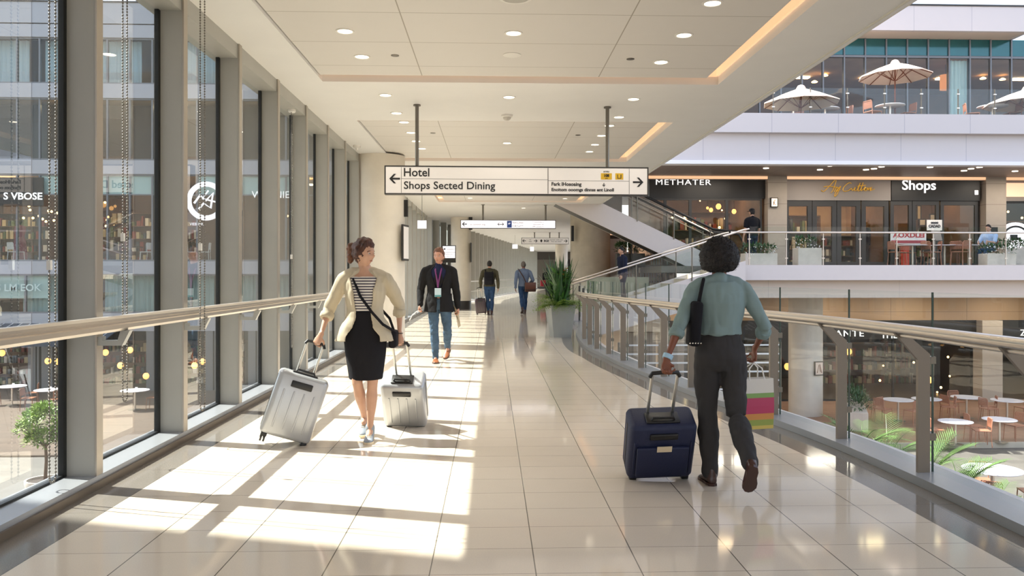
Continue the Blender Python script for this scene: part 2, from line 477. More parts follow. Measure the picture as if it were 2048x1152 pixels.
tag(rails.build('handrail', MT['steel']), 'slim metal handrail along the far curving glass wall', 'handrail')

# left handrail with brackets
root = empty('handrail', (-2.47, 4, 0), label='champagne metal handrail running along the left glass wall', cat='handrail')
def hr_profile(y):
    pr = [(-.03,-.048),(.03,-.048),(.045,-.03),(.045,-.004),(.03,.004),(.03,.012),(.042,.02),(.042,.036),(.025,.052),(-.025,.052),(-.042,.036),(-.042,.02),(-.03,.012),(-.03,.004),(-.045,-.004),(-.045,-.03)]
    return [V((a, y, b+1.1)) for a, b in pr]
mb = MB(); mb.loft([hr_profile(y) for y in (-10, 12.2)]); mb.build('rail', MT['steel'], root, 30)
for y in fin_ys:
    if y < -3 or y > 16: continue
    mb = MB()
    mb.prism([(0,0),(.16,0),(.21,.1),(.15,.1),(.13,.035),(.03,.035),(.03,.06),(0,.06)], (-.15, y-4-.07, .95), (1,0,0), (0,0,1), (0,.05,0))
    mb.build('bracket', MT['mullion'], root)

# blinds' bead chains hanging in the bays
def bead_chain(loc, label, drop, gap=.03, top=True):
    r = empty('blind_chain', loc, label=label, cat='blind chain', group='bead chains of the roller blinds')
    b = MB()
    pth = []
    n = int(drop/.022)
    for i in range(n): pth.append(V((0, -gap, -i*.022)))
    for i in range(7):
        a = math.pi*i/6; pth.append(V((0, -gap*math.cos(a), -drop-gap*math.sin(a))))
    for i in range(n): pth.append(V((0, gap, -drop+i*.022)))
    for p in pth: b.ell(p + V((0, .002*math.sin(p.z*3), 0)), .0075, nu=6, nv=4)
    b.tube(pth, .0022, 4)
    b.build('bead_chain', MT['steel_d'], r, 60)
    if top:
        b = MB(); b.lathe([(.05,0),(.05,-.03),(.035,-.045)], (0,0,.05), 20); b.build('ceiling_mount', MT['plastic_w'], r, 40)
    b = MB(); b.box(-.012, .012, -gap-.012, -gap+.012, -drop*.62-.03, -drop*.62+.03); b.build('tension_clip', MT['plastic_w'], r)
    return r
# distances of the chains along the window wall
for px, top, drop, lab in ((105, CEIL-.2, 3.45, 'bead chain hanging in the nearest left window, beside the first mullion'),
                           (405, CEIL-.05, 3.42, 'bead chain hanging from a round ceiling mount in the third left window'),
                           (584, CEIL-.2, 3.15, 'bead chain hanging in the fifth left window with its loop above the sill'),
                           (250, CEIL-.2, 3.1, 'bead chain hanging in the second left window')):
    X = -2.72 if px != 405 else -2.39; d = None
    # depth at which x = X shows at px
    t = (px-CX)/FPX
    Y = X*(math.cos(TH) - t*math.sin(TH))/(math.sin(TH) + t*math.cos(TH))
    bead_chain((X, Y, top), lab, drop, .035 if px != 405 else .05)

# right balustrade
root = empty('balustrade', (2.9, 5, 0), label='curved glass balustrade with a thick steel handrail on the right edge', cat='balustrade')
RO = V((-2.9, -5, 0))
def PR(mb, n, m, s=None, par=None):
    if par is None:
        o = mb.build(n, m, root, s); o.location = RO
    else: o = mb.build(n, m, par, s)
    return o
iL = offs(BL, -.07); oL = offs(BL, .24)
mb = MB(); flatpoly(mb, iL, oL, 0.001, .06); PR(mb, 'base_rail', MT['sill'])
rl = [p for p in BL if p.y < 16.2]
top = [p + V((0,0,1.055)) for p in offs(rl, -.15)]
top2 = [p + V((0,0,1.008)) for p in offs(rl, -.12)]
mb = MB(); mb.tube(top, .034, 14); PR(mb, 'handrail', MT['steel'], 50)
mb = MB(); mb.tube(top2, .017, 10); PR(mb, 'lower_rail', MT['steel'], 50)
idx = [i*6 for i in range(len(BASE))]
gline = offs(BL, .115)
for n_, i in enumerate(idx):
    if n_ == 0: continue
    p = BL[i]; t = (BL[min(i+1,len(BL)-1)] - BL[max(i-1,0)]).normalized(); u = V((t.y, -t.x, 0))
    if p.y < 18:
        mb = MB(); mb.prism([(0,.06),(.085,.06),(.085,.875),(-.085,1.02),(-.165,1.02),(0,.835)], p - t*.014, u, (0,0,1), t*.028)
        po = PR(mb, 'post', MT['post'])
        for z in (.3, .83):
            mb = MB(); mb.obox(p + u*.11 + t*.045 + V((0,0,z)), (.055,.09,.05), Matrix(((u.x,t.x,0),(u.y,t.y,0),(0,0,1))))
            mb.build('glass_clamp', MT['steel_d'], po)
    else:
        mb = MB(); mb.cyl(p + u*.1, p + u*.1 + V((0,0,1.1)), .022, n=10); PR(mb, 'post', MT['dgrey'])
for n_ in range(1, len(BASE)-1):
    i0, i1 = idx[n_], idx[n_+1]
    seg = gline[i0:i1+1]; seg = [p.copy() for p in seg]
    d = (seg[1]-seg[0]).normalized(); seg[0] += d*.012; seg[-1] -= (seg[-1]-seg[-2]).normalized()*.012
    up = []
    mb = MB()
    inn = offs(seg, -.006); out_ = offs(seg, .006)
    hh = 1.3 if seg[0].y < 17 else 1.12
    ribbon_l = len(seg)
    flatpoly(mb, inn, out_, .05, hh)
    pa = PR(mb, 'glass_panel', MT['glass_r'])
    mb = MB(); e = seg[0]
    mb.obox((seg[0]+seg[0]-d*.012)/2 + V((0,0,(hh+.05)/2)), (.014,.006,hh-.05), Matrix(((d.y,d.x,0),(-d.x,d.y,0),(0,0,1))))
    o = mb.build('glass_edge', MT['gedge'], pa)

# columns
def column(loc, r, h, m, label, n=48, name='round_column', z0=0):
    root = empty(name, loc, label=label, cat='column')
    mb = MB(); mb.lathe([(r, .0), (r, h)], (0,0,0), n); mb.build('shaft', m, root, 40)
    return root
c1 = column((-2.27, 16.3, .0), .5, CEIL-.002, MT['concrete'], 'pale round plaster column behind the woman in the cream blazer')
for z in (1.27, 2.54):
    mb = MB(); mb.lathe([(.5015, z-.004), (.5015, z+.004)], n=48); 
mb = MB(); mb.lathe([(.508,0.001),(.508,.09)], n=48); mb.build('base_ring', MT['dgrey'], c1, 40)
c2 = column((-1.3, 33.5, 0), .42, CEIL-.002, MT['concrete'], 'pale round column beyond the blazer man, with a dark base')
mb = MB(); mb.lathe([(.428,0.001),(.428,.35)], n=48); mb.build('base_ring', MT['dgrey'], c2, 40)
c3 = column((3.9, 31.7, 0), .79, CEIL-.002, MT['concrete_g'], 'wide grey concrete column right of the hanging signs')
c4 = column(tuple(at(1123, 520, 52))[:2] + (0,), .4, CEIL-.002, MT['concrete'], 'small far pale column under the third hanging sign')

# ceiling fixtures
def ceil_pt(px, py): return atz(px, py, CEIL)
rows = {}
def downlight(px, py, label, r=.075, z=None):
    p = ceil_pt(px, py)
    inner = any(a+.2 < p.x < b-.2 and c+.2 < p.y < d-.2 for a, b, c, d in TR)
    zz = CEIL + (.035 if inner else 0)
    p = atz(px, py, zz)
    o = empty('downlight', (p.x, p.y, zz), label=label, cat='downlight', group='round recessed ceiling downlights')
    b = MB(); b.lathe([(r*1.25, 0.0), (r*1.22, -.008), (r, -.008), (r*.96, -.001)], n=24); b.build('trim_ring', MT['plastic_w'], o, 40)
    b = MB(); b.lathe([(r*.95, -.0035), (r*.95, -.001)], n=24); b.build('lens', MT['lamp'], o)
    l = bpy.data.lights.new('downlight_lamp', 'SPOT'); l.energy = 18; l.spot_size = R(140); l.spot_blend = .9; l.shadow_soft_size = .045; l.color = (1,.93,.83)
    lo = bpy.data.objects.new('downlight_lamp', l); COL.objects.link(lo); lo.parent = o; lo.location = (0,0,-.02)
DL = [(690,62,'first downlight of the left row, in the nearest ceiling tray'),(1027,66,'first downlight of the middle row, under the round speaker'),
      (1368,70,'second downlight of the right row, in the nearest tray'),(1425,6,'nearest downlight at the top right beside the cove light'),
      (724,113,'second downlight of the left row, just before the first cove'),(1322,124,'downlight of the right row just before the first cove'),
      (771,190,'left downlight of the row of three just beyond the first cove'),(1018,194,'middle downlight of the row of three just beyond the first cove'),
      (1267,198,'right downlight of the row of three just beyond the first cove'),(793,226,'left downlight level with the smoke detector'),
      (1238,234,'right downlight beside the right sign rod, level with the smoke detector'),(808,244,'small left downlight just beyond the smoke detector'),
      (1219,251,'small right downlight just beyond the smoke detector'),(822,265,'left downlight in the near part of the second tray'),
      (1203,271,'right downlight in the near part of the second tray'),(1014,286,'middle downlight of the second tray'),
      (832,282,'left downlight in the middle of the second tray'),(1190,289,'right downlight in the middle of the second tray'),
      (844,297,'left downlight at the far end of the second tray'),(1179,303,'right downlight at the far end of the second tray'),
      (880,395,'small downlight left of the third tray'),(1047,416,'small far downlight above the second hanging sign'),(1128,413,'small far downlight right of the third tray'),
      (940,396,'small downlight in the third tray on the left'),(1130,397,'small downlight in the third tray on the right')]
for a in DL: downlight(*a)
p = ceil_pt(1031, 2)
o = empty('ceiling_speaker', (p.x, p.y, CEIL+.035), label='round grey ceiling speaker at the top middle', cat='speaker')
b = MB(); b.lathe([(.15,0),(.148,-.012),(.12,-.014),(.12,-.006)], n=32); b.build('trim_ring', MT['plastic_w'], o, 40)
b = MB(); b.lathe([(.12,-.012),(.0,-.016)], n=32, cap=False); b.build('grille', mat('speaker grille', '#b9b6ae', .6), o, 60)
p = ceil_pt(1024, 116)
b = MB(); b.lathe([(.1,0),(.1,-.006),(.08,-.008)], n=28); o = b.build('access_disc', MT['plastic_w'], None, 40, (p.x, p.y, CEIL+.035)); tag(o, 'flush white round cover plate in the near ceiling tray', 'cover plate')
p = ceil_pt(1014, 286); 
for (px, py, lab) in ((790,117,'dark slot air nozzle left of the middle in the near tray'),(1261,124,'dark slot air nozzle on the right in the near tray'),(866,270,'tiny dark nozzle on the left in the second tray'),(1156,274,'tiny dark nozzle on the right in the second tray')):
    p = ceil_pt(px, py)
    b = MB(); b.lathe([(.045,0),(.045,-.006),(.03,-.01)], n=20); tag(b.build('air_nozzle', MT['steel_d'], None, 40, (p.x, p.y, CEIL+.035)), lab, 'air nozzle', 'dark ceiling nozzles')
p = atz(1014, 230, CEIL)
o = empty('smoke_detector', (p.x, p.y, CEIL), label='white domed smoke detector on the ceiling above the main sign', cat='smoke detector')
b = MB(); b.lathe([(.085,0),(.085,-.025),(.07,-.035)], n=28); b.build('base', MT['plastic_w'], o, 40)
b = MB(); b.lathe([(.06,-.035),(.055,-.06),(.03,-.08),(.001,-.085)], n=24); b.build('sensor_dome', mat('detector dome','#c9c4ba',.5), o, 50)
p = atz(714, 291, CEIL)
o = empty('dome_camera', (p.x, p.y, CEIL), label='small white ceiling camera where the window wall meets the round column', cat='camera')
b = MB(); b.lathe([(.07,0),(.07,-.04),(.02,-.05),(.02,-.09)], n=24); b.build('mount', MT['plastic_w'], o, 40)

# signs -------------------------------------------------------------------
def hang_sign(name, loc, rz, w, h, label, frame_t=.018, face=MT['sign_w'], dep=.14, rods=(-.76, .69), rod_r=.026):
    o = empty(name, loc, rz, label=label, cat='sign', group='hanging wayfinding signs')
    b = MB(); b.box(-w/2+frame_t, w/2-frame_t, -dep/2+.004, dep/2-.004, -h/2+frame_t, h/2-frame_t); b.build('sign_face', face, o)
    b = MB()
    for x in (-w/2, w/2-frame_t): b.box(x, x+frame_t, -dep/2, dep/2, -h/2, h/2)
    for z in (-h/2, h/2-frame_t): b.box(-w/2+frame_t, w/2-frame_t, -dep/2, dep/2, z, z+frame_t)
    b.build('frame', MT['dgrey'], o)
    for r in rods:
        b = MB(); b.cyl((r*w/2, 0, h/2), (r*w/2, 0, CEIL-loc[2]), rod_r, n=16); b.cyl((r*w/2, 0, CEIL-loc[2]-.02), (r*w/2, 0, CEIL-loc[2]), rod_r*2, n=16)
        b.build('suspension_rod', MT['steel_d'], o, 40)
    return o
def arrow(o, x, z, s, d, y, m=None, th=.17):
    """arrow pointing to d = -1 left / +1 right, overall length s"""
    b = MB(); t = s*th
    tip = d*s/2
    b.prism([(-d*s/2, -t/2), (tip-d*t*.6, -t/2), (tip-d*t*.6, t/2), (-d*s/2, t/2)], (x, y, z), (1,0,0), (0,0,1), (0,-.004,0))
    for q in (1, -1):
        b.prism([(tip, 0), (tip-d*s*.42, q*s*.44), (tip-d*s*.42-d*t*1.2, q*s*.44), (tip-d*t*1.35, 0)], (x, y-.0005, z), (1,0,0), (0,0,1), (0,-.004,0))
    b.build('arrow', m or MT['sign_k'], o)
p0 = at(770, 360, 11.25); p1 = at(1295, 365, 11.45)
w = (p1-p0).length; mid = (p0+p1)/2; rz = math.atan2(p1.y-p0.y, p1.x-p0.x)
k_ = w/525.0
sg = hang_sign('hanging_sign', tuple(mid), rz, w, .405, 'large framed hanging sign reading Hotel and Shops Sected Dining')
yF = -.0675
X = lambda px: (px-1032.5)*k_
Z = lambda py: (362.5-py)*k_
b = MB()
b.box(X(803)-.003, X(803)+.003, yF-.002, yF, -.18, .18); b.box(X(1093)-.005, X(1093)+.005, yF-.002, yF, -.18, .18); b.box(X(1256)-.003, X(1256)+.003, yF-.002, yF, -.18, .18)
b.box(X(803), X(1093), yF-.002, yF, Z(360)-.002, Z(360)+.002); b.box(X(1093), X(1256), yF-.002, yF, Z(362)-.002, Z(362)+.002)
b.build('divider_line', MT['sign_g'], sg)
text('Hotel', .165, (X(808), yF, Z(348)), MT['sign_k'], sg, width=50*k_, align='LEFT', bold=.002)
text('Shops Sected Dining', .15, (X(808), yF, Z(373.5)), MT['sign_k'], sg, width=180*k_, align='LEFT', bold=.0015)
text('Fark lHosoaing', .07, (X(1100), yF, Z(369)), MT['sign_k'], sg, width=60*k_, align='LEFT', bold=.002)
text('\u2193', .06, (X(1205), yF, Z(370)), MT['sign_k'], sg, bold=.002)
text('Enoitom ooomgs dinnss ent Linoll', .062, (X(1100), yF, Z(380)), MT['sign_k'], sg, width=125*k_, align='LEFT', bold=.002)
text('RTPRS', .03, (X(1210), yF, Z(343.5)), MT['sign_k'], sg)
arrow(sg, X(790), Z(360), .15, -1, yF); arrow(sg, X(1274), Z(364), .15, 1, yF)
b = MB(); b.box(X(1199), X(1221), yF-.003, yF, Z(359), Z(346.5)); q = b.build('yellow_square', MT['yellow'], sg)
text('108', .052, (X(1210), yF-.003, Z(351.5)), MT['sign_k'], q, bold=.002); text('rrrrL', .02, (X(1210), yF-.003, Z(357)), MT['sign_k'], q)
b = MB(); b.box(X(1228), X(1244), yF-.003, yF, Z(359), Z(346.5)); q = b.build('yellow_square', MT['yellow'], sg)
b = MB(); b.box(X(1232), X(1233.2), yF-.006, yF-.003, Z(357), Z(349)); b.box(X(1233), X(1238), yF-.006, yF-.003, Z(357), Z(356)); b.box(X(1238.5), X(1240), yF-.006, yF-.003, Z(357), Z(349)); b.build('pictogram', MT['sign_k'], q)

p0 = at(921, 448, 27.2); p1 = at(1111, 449.5, 27.4); w = (p1-p0).length; mid = (p0+p1)/2
k2 = w/190.0; X = lambda px: (px-1016)*k2; Z = lambda py: (449.5-py)*k2
sg2 = hang_sign('hanging_sign', tuple(mid), math.atan2(p1.y-p0.y, p1.x-p0.x), w, .29, 'second hanging sign, white and backlit with a blue square, further down the bridge', face=MT['sign_w2'], rods=(-.53,.79), rod_r=.03)
arrow(sg2, X(929), 0, .17, -1, -.068)
text('oo oooonno oog', .1, (X(955), -.068, -.01), MT['sign_g'], sg2, width=30*k2)
arrow(sg2, X(998), 0, .12, -1, -.068); arrow(sg2, X(1004), 0, .12, 1, -.068)
b = MB(); b.box(X(1013.5), X(1023), -.072, -.068, -.115, .115); q = b.build('blue_square', MT['blue'], sg2); text('iiP', .08, (X(1018), -.072, .02), MT['sign_w2'], q)
text('Nonu Jnoo', .1, (X(1035), -.068, .06), MT['sign_g'], sg2, width=22*k2, shear=.2); text('V/A/I vrr+', .1, (X(1035), -.068, -.06), MT['sign_k'], sg2, width=22*k2, shear=.3)
text('Trrononooo us', .07, (X(1076), -.068, .08), MT['sign_g'], sg2, width=24*k2); text('ooooono rnt', .06, (X(1076), -.068, 0), MT['sign_g'], sg2, width=22*k2); text('VPP oooonoTo', .07, (X(1076), -.068, -.08), MT['sign_g'], sg2, width=24*k2)

p0 = at(1043, 481, 45); p1 = at(1137, 483, 45.3); w = (p1-p0).length; mid = (p0+p1)/2; k2 = w/94.; X = lambda px: (px-1090)*k2
sg3 = hang_sign('hanging_sign', tuple(mid), math.atan2(p1.y-p0.y, p1.x-p0.x), w, .36, 'third and farthest hanging sign, beige with small black pictograms', rods=(-.45,.2,.6), rod_r=.03)
for x, d in ((1048,-1),(1071,1),(1131,1)): arrow(sg3, X(x), 0, .2, d, -.068)
text('oo\nooo', .1, (X(1060), -.068, .02), MT['sign_k'], sg3); text('\u2666 BGE', .16, (X(1088), -.068, 0), MT['sign_k'], sg3, bold=.006); text('onroor nolo ont\nFoo oo onlol', .1, (X(1112), -.068, .02), MT['sign_k'], sg3, width=26*k2)

# panel signs and frames on the columns
p = at(898, 508, 31.6)
o = empty('information_board', tuple(p), label='black framed white information board beside the blazer man', cat='information board')
b = MB(); b.box(-.27,.27,-.03,.03,-.34,.34); b.build('frame', MT['black'], o)
b = MB(); b.box(-.24,.24,-.036,-.03,-.16,.31); q = b.build('poster', MT['sign_w2'], o)
text('\u25c6 ooooolo', .09, (0,-.037,.19), MT['sign_k'], q); text('oonooo ooo\nono.a', .08, (-.03,-.037,-.04), MT['sign_k'], q)
b = MB(); b.box(-.24,.24,-.038,-.036,.06,.07); b.build('divider_line', MT['black'], q)
p = at(805, 485, 15.9)
o = empty('framed_poster', (p.x+.035, p.y+.15, p.z), R(-10), label='narrow framed poster seen edge-on on the pale round column', cat='poster')
b = MB(); b.box(-.02,.02,-.2,.2,-.36,.36); b.build('frame', MT['dgrey'], o); b = MB(); b.box(.018,.026,-.17,.17,-.32,.32); b.build('print', MT['sign_w'], o)
p = at(810, 417, 16.2)
o = empty('wall_bracket_sign', tuple(p), label='small black box sign projecting from the pale column beside the big sign', cat='sign')
b = MB(); b.box(-.03,.06,-.06,.06,-.17,.17); b.build('sign_body', MT['black'], o); b = MB(); b.box(-.07,-.03,-.03,.03,.08,.13); b.box(-.07,-.03,-.03,.03,-.1,-.05); b.build('bracket', MT['dgrey'], o)
p = at(939, 446, 33.2)
b = MB(); b.box(-.02,.12,-.08,.08,-.28,.28); tag(b.build('wall_bracket_sign', MT['black'], None, None, tuple(p)), 'small black box sign on the second column', 'sign')
p = at(941, 505, 33.2)
b = MB(); b.box(0,.05,-.2,.2,-.4,.4); tag(b.build('framed_poster', MT['dgrey'], None, None, tuple(p)), 'dark framed poster on the side of the second column', 'poster')
for px, py, d, w_, h_, lab in ((844,449,17.9,.2,.18,'white square card hanging in the windows just beyond the pale column'),(852,478,38,.3,.3,'grey square card in the far window, under the second sign'),
                       (1030,493,48,.32,.26,'white square card in the far glass wall, left of a pair'),(1064,498,50,.24,.28,'white square card in the far glass wall, right of a pair')):
    p = at(px, py, d)
    b = MB(); b.box(-w_/2, w_/2, -.01, .01, -h_/2, h_/2)
    o = empty('window_card', tuple(p), label=lab, cat='window card', group='square cards hanging in the windows')
    b.build('card', MT['sign_w2'] if px > 900 or px == 844 else MT['sign_w'], o)  # cards hold no lamp; their glow is painted in
    b = MB(); b.cyl((0,0,h_/2), (0,0,CEIL-p.z), .006, n=6); b.build('cord', MT['steel_d'], o)
p = at(1111, 475, 60)
p = at(1145, 467, 31.2)
b = MB(); b.box(-.05,.05,-.06,.06,-.3,.3); tag(b.build('wall_bracket_sign', MT['black'], None, None, tuple(p)), 'slim black box on the left side of the wide grey column', 'sign')

# the far end of the bridge: a dark shop front closing the view
o = empty('far_shopfront', (9, 82, 0), label='dark far shop front closing the end of the bridge', cat='shopfront')
b = MB(); b.box(-9, 6, 0, .3, 0, 3.8); b.build('wall', mat('far wall', '#4a4540', .6), o)
for i in range(4):
    b = MB(); b.box(-8.4+i*3.4, -5.6+i*3.4, -.08, 0, .2, 3.0); q = b.build('window', MT['steel_d'] if i % 2 else MT['black'], o)
# ================================================================== SURROUNDINGS
def onY(px, py, Y):
    a = TH + math.atan((px-CX)/FPX)
    X = Y*math.tan(a); d = X*math.sin(TH) + Y*math.cos(TH)
    return V((X, Y, EYE - (py-CY)*d/FPX))
def bx(px, Y): return onY(px, 550, Y).x
MT['paving'] = tile_mat('grey stone paving', '#625e58', .6, .4, 0, 0, .012, .012, '#6a655e', rough=.6, var=.12, speck=.05, bmp=.2)
MT['deck'] = tile_mat('brown timber decking', '#98735c', 4, .14, 0, 0, .01, .014, '#3a2a20', rough=.45, var=.14, speck=.05, bmp=.3)
MT['deck2'] = tile_mat('weathered deck', '#64564a', 4, .14, 0, 0, .01, .014, '#453629', rough=.5, var=.12, speck=.05, bmp=.3)
MT['panel'] = tile_mat('silver cladding panels', '#a0a3aa', 2.85, 50, .3, 0, .03, .03, '#6d7077', rough=.42, var=.02, speck=0, axes=(0,2))
MT['panel_w'] = tile_mat('white cladding panels', '#c6c1c2', 2.1, 50, .3, 0, .018, .02, '#a5a2aa', rough=.5, var=.006, speck=0, axes=(0,2))
MT['panel_c'] = tile_mat('cream cladding panels', '#cfc2b6', 4.2, 50, .3, 0, .012, .02, '#b9aea4', rough=.5, var=.006, speck=0, axes=(0,2))
MT['soffit'] = tile_mat('taupe soffit panels', '#8f8078', 1.2, 1.2, 0, 0, .012, .012, '#5b5048', rough=.5, var=.03, speck=0)
MT['stone'] = tile_mat('stone cladding', '#a79c90', 50, .75, 0, .2, .012, .012, '#70675d', rough=.6, var=.06, speck=.1, axes=(0,2))
MT['bulk'] = tile_mat('brown bulkhead', '#9a7f63', 3.0, 50, .4, 0, .012, .01, '#5b4734', rough=.6, var=.03, speck=0, axes=(0,2))
MT['winframe'] = mat('grey window frame', '#6f7379', .4, .3)
MT['curtain'] = mat('pale blue curtain', '#b4c4cb', .8)
MT['curtain_t'] = mat('pale teal curtain', '#93aaa8', .8)
MT['int_dark'] = mat('dark shop wall', '#2b221d', .7, var=.5, vscale=1.5)
MT['int_brown'] = mat('brown shop wall', '#6a4b34', .7, var=.3, vscale=1.2)
MT['int_tan'] = mat('tan shop wall', '#b89670', .7, var=.12, vscale=1.2)
MT['int_floor'] = mat('shop floor', '#5a4a3d', .35, var=.1)
MT['teal'] = mat('teal spandrel glass', '#1f5b60', .12, .3, spec=.8, var=.15, vscale=1)
MT['frost'] = mat('frosted transom', '#b9cdca', .35)
MT['signband'] = mat('black shop fascia', '#1b1816', .4)
MT['signgrey'] = mat('grey shop fascia', '#99908a', .5)
MT['orange'] = mat('terracotta painted metal', '#a9735a', .42)
MT['brown_w'] = mat('brown wood chair', '#8a5a3f', .5, var=.1)
MT['tabletop'] = mat('white table top', '#e9e7ec', .25)
MT['planterc'] = mat('pale concrete planter', '#d2c5b8', .8, var=.06, vscale=4, bmp=.1)
MT['planterg'] = mat('grey fibre planter', '#8f918e', .5, var=.03)
MT['canvas'] = mat('cream canvas', '#efd9c6', .8)
MT['wood'] = mat('red brown wood', '#7a4632', .5)
MT['awning'] = mat('slate blue awning', '#33404f', .7)
MT['leaf'] = mat('mid green leaves', '#4d7a35', .45, var=.35, vscale=9)
MT['leaf_d'] = mat('dark green leaves', '#2f5228', .4, var=.35, vscale=8)
MT['leaf_l'] = mat('bright yellow green leaves', '#7f9a3e', .45, var=.3, vscale=8)
MT['palm'] = mat('palm leaves', '#58753a', .4, var=.3, vscale=4)
MT['bark'] = mat('bark', '#6b5442', .8, var=.2, vscale=15)
MT['soil'] = mat('soil', '#3a2c22', .9)
MT['flower'] = mat('small white flowers', '#f2ecec', .6)
MT['flower_p'] = mat('pink flowers', '#d9a3ac', .6)

b = MB(); b.box(-70, 80, -60, 120, -4.0, -3.6); tag(b.build('ground', MT['paving']), kind='structure')
b = MB(); b.box(6.0, 40, 22.8, 31.5, -3.599, -3.45)
dk = tag(b.build('timber_deck', MT['deck']), kind='structure'); 
b = MB(); b.box(6.0, 40, 22.72, 22.8, -3.599, -3.44); b.build('deck_edge', MT['concrete_g'], dk)
b = MB(); b.box(-30, -5, 22.5, 38, -3.599, -3.55); tag(b.build('timber_deck', MT['deck2']), kind='structure')

def room(par, x0, x1, y0, y1, z0, z1, wall, light=True, fl=None, lights=2):
    b = MB(); b.box(x0, x1, y1, y1+.1, z0, z1); b.box(x0-.05, x0, y0, y1, z0, z1); b.box(x1, x1+.05, y0, y1, z0, z1)
    b.build('interior_wall', wall, par)
    b = MB(); b.box(x0, x1, y0, y1, z0, z0+.04); b.build('interior_floor', fl or MT['int_floor'], par)
    b = MB(); b.box(x0, x1, y0, y1, z1-.04, z1); b.build('interior_ceiling', MT['int_tan'], par)
    if light:
        for i in range(lights):
            cx = x0 + (x1-x0)*(i+.5)/lights
            b = MB(); b.box(cx-.5, cx+.5, (y0+y1)/2-.12, (y0+y1)/2+.12, z1-.09, z1-.045); b.build('fill_panel', MT['fill_l'], par)  # added fill panel, lights up the room

# ---- the building across the court on the left
YB = 35.0
LB = empty('office_building', (-13, YB, -3.6), label='silver panelled building with window bands seen through the left glass wall', cat='building')
def LP(mb, n, m, s=None, par=None):
    o = mb.build(n, m, par or LB, s)
    if par is None: o.location = (13, -YB, 3.6)
    return o
LX0, LX1 = -27.0, -2.6
for z0, z1, yo in ((11.6,12.15,0),(12.2,13.1,0),(9.01,9.62,0),(5.75,6.34,0),(1.46,2.01,0),(-.99,-.22,0)):
    b = MB(); b.box(LX0, LX1, YB-.12, YB+.25, z0, z1); LP(b, 'cladding_band', MT['panel'])
b = MB(); b.box(LX0, LX1, YB-.16, YB+.3, 13.1, 13.16); b.box(LX0, LX1, YB-.02, YB+.2, 12.15, 12.2); LP(b, 'parapet_cap', MT['dgrey'])
b = MB(); b.box(LX0, LX1, YB+5, YB+5.2, -3.6, 13); b.box(LX0, LX1, YB+.25, YB+5, 12.9, 13.0); LP(b, 'rear_wall', MT['int_brown'])
b = MB()
for z in (9.3, 6.0, 1.75, -.6): b.box(LX0, LX1, YB+.25, YB+5, z-.15, z+.15)
LP(b, 'floor_slab', MT['int_tan'])
b = MB(); b.box(LX1-.1, LX1, YB-.1, YB+5.2, -3.6, 13.1); b.box(LX0, LX0+.1, YB-.1, YB+5.2, -3.6, 13.1); LP(b, 'side_wall', MT['panel'])
BAYW = .95
def win_mesh(w, z0, z1, transom=None):
    b = MB(); t = .07
    b.box(0, t, -.06, .06, z0, z1); b.box(t, w, -.05, .05, z0, z0+t); b.box(t, w, -.05, .05, z1-t, z1)
    if transom: b.box(t, w, -.05, .05, transom, transom+.05)
    return b.mesh('window', MT['winframe'])
def pane_mesh(w, z0, z1):
    b = MB(); b.box(.05, w, -.008, .008, z0+.05, z1-.05); return b.mesh('pane', MT['glass_f'])
def windows(par, x0, x1, w, Y, z0, z1, off, transom=None, frost=None, frostset=()):
    fm = win_mesh(w, z0, z1, transom); pm = pane_mesh(w, z0, z1)
    n = int((x1-x0)/w)
    if frost:
        b = MB(); b.box(.07, w, .03, .05, frost, z1-.07); frm = b.mesh('frosted_transom', MT['frost'])
    for i in range(n):
        o = bpy.data.objects.new('window', fm); COL.objects.link(o); o.parent = par
        o.location = V((x0+i*w, Y, 0)) + V(off)
        q = bpy.data.objects.new('pane', pm); COL.objects.link(q); q.parent = o
        if frost and i in frostset:
            q = bpy.data.objects.new('frosted_transom', frm); COL.objects.link(q); q.parent = o
OFF = (13, -YB, 3.6)
nb = int((LX1-LX0)/BAYW)
windows(LB, LX0, LX1, BAYW, YB, 9.62, 11.6, OFF)
windows(LB, LX0, LX1, BAYW, YB, 6.34, 9.01, OFF)
windows(LB, LX0, LX1, BAYW, YB, 2.01, 5.75, OFF, transom=4.85, frost=4.9, frostset=set([8,10,11,12,13,15,17,18,19,21,22]))
windows(LB, LX0, LX1, 1.4, YB, -.22, 1.46, OFF)
def curtain(x0, x1, y, z0, z1, m, name='curtain'):
    b = MB(); n = int((x1-x0)/.04); a = []; c = []
    for i in range(n+1):
        x = x0 + (x1-x0)*i/n; yy = y + .035*math.sin(x*38) + .012*math.sin(x*91)
        a.append(V((x, yy, z0))); c.append(V((x, yy, z1)))
    ring = [[a[i], c[i], c[i]+V((0,.006,0)), a[i]+V((0,.006,0))] for i in range(n+1)]
    b.loft(ring); LP(b, name, m, 60)
for x0, x1 in ((-26.5,-24.2),(-24.0,-20.1),(-19.4,-17.2),(-17.0,-15.3),(-14.4,-12.0),(-10.9,-8.2),(-7,-4)): curtain(x0, x1, YB+.5, 9.62, 11.6, MT['curtain'])
for x0, x1 in ((-20.3,-18.4),(-16.8,-14.0),(-13.9,-12.1),(-11,-8),(-6,-4)): curtain(x0, x1, YB+.35, -.2, 1.44, MT['curtain_t'])
for x0 in (-24.5, -21.7):
    b = MB(); b.box(x0+.1, x0+2.6, YB+.12, YB+.14, .42, 1.42); LP(b, 'roller_blind', MT['frost'])
LP(MB().box(-25.9,-3,YB+1.4,YB+1.5,6.4,9.0), 'partition', MT['int_dark'])
for i in range(3):
    b = MB(); b.box(-24+i*7, -21.5+i*7, YB+2, YB+2.3, 5.55, 5.6); LP(b, 'fill_panel', MT['fill_l'])
b = MB()
for i in range(2): b.box(-19+i*4.6, -18.6+i*4.6, YB+1, YB+1.2, 8.85, 8.9)
LP(b, 'fill_panel', MT['fill_l'])
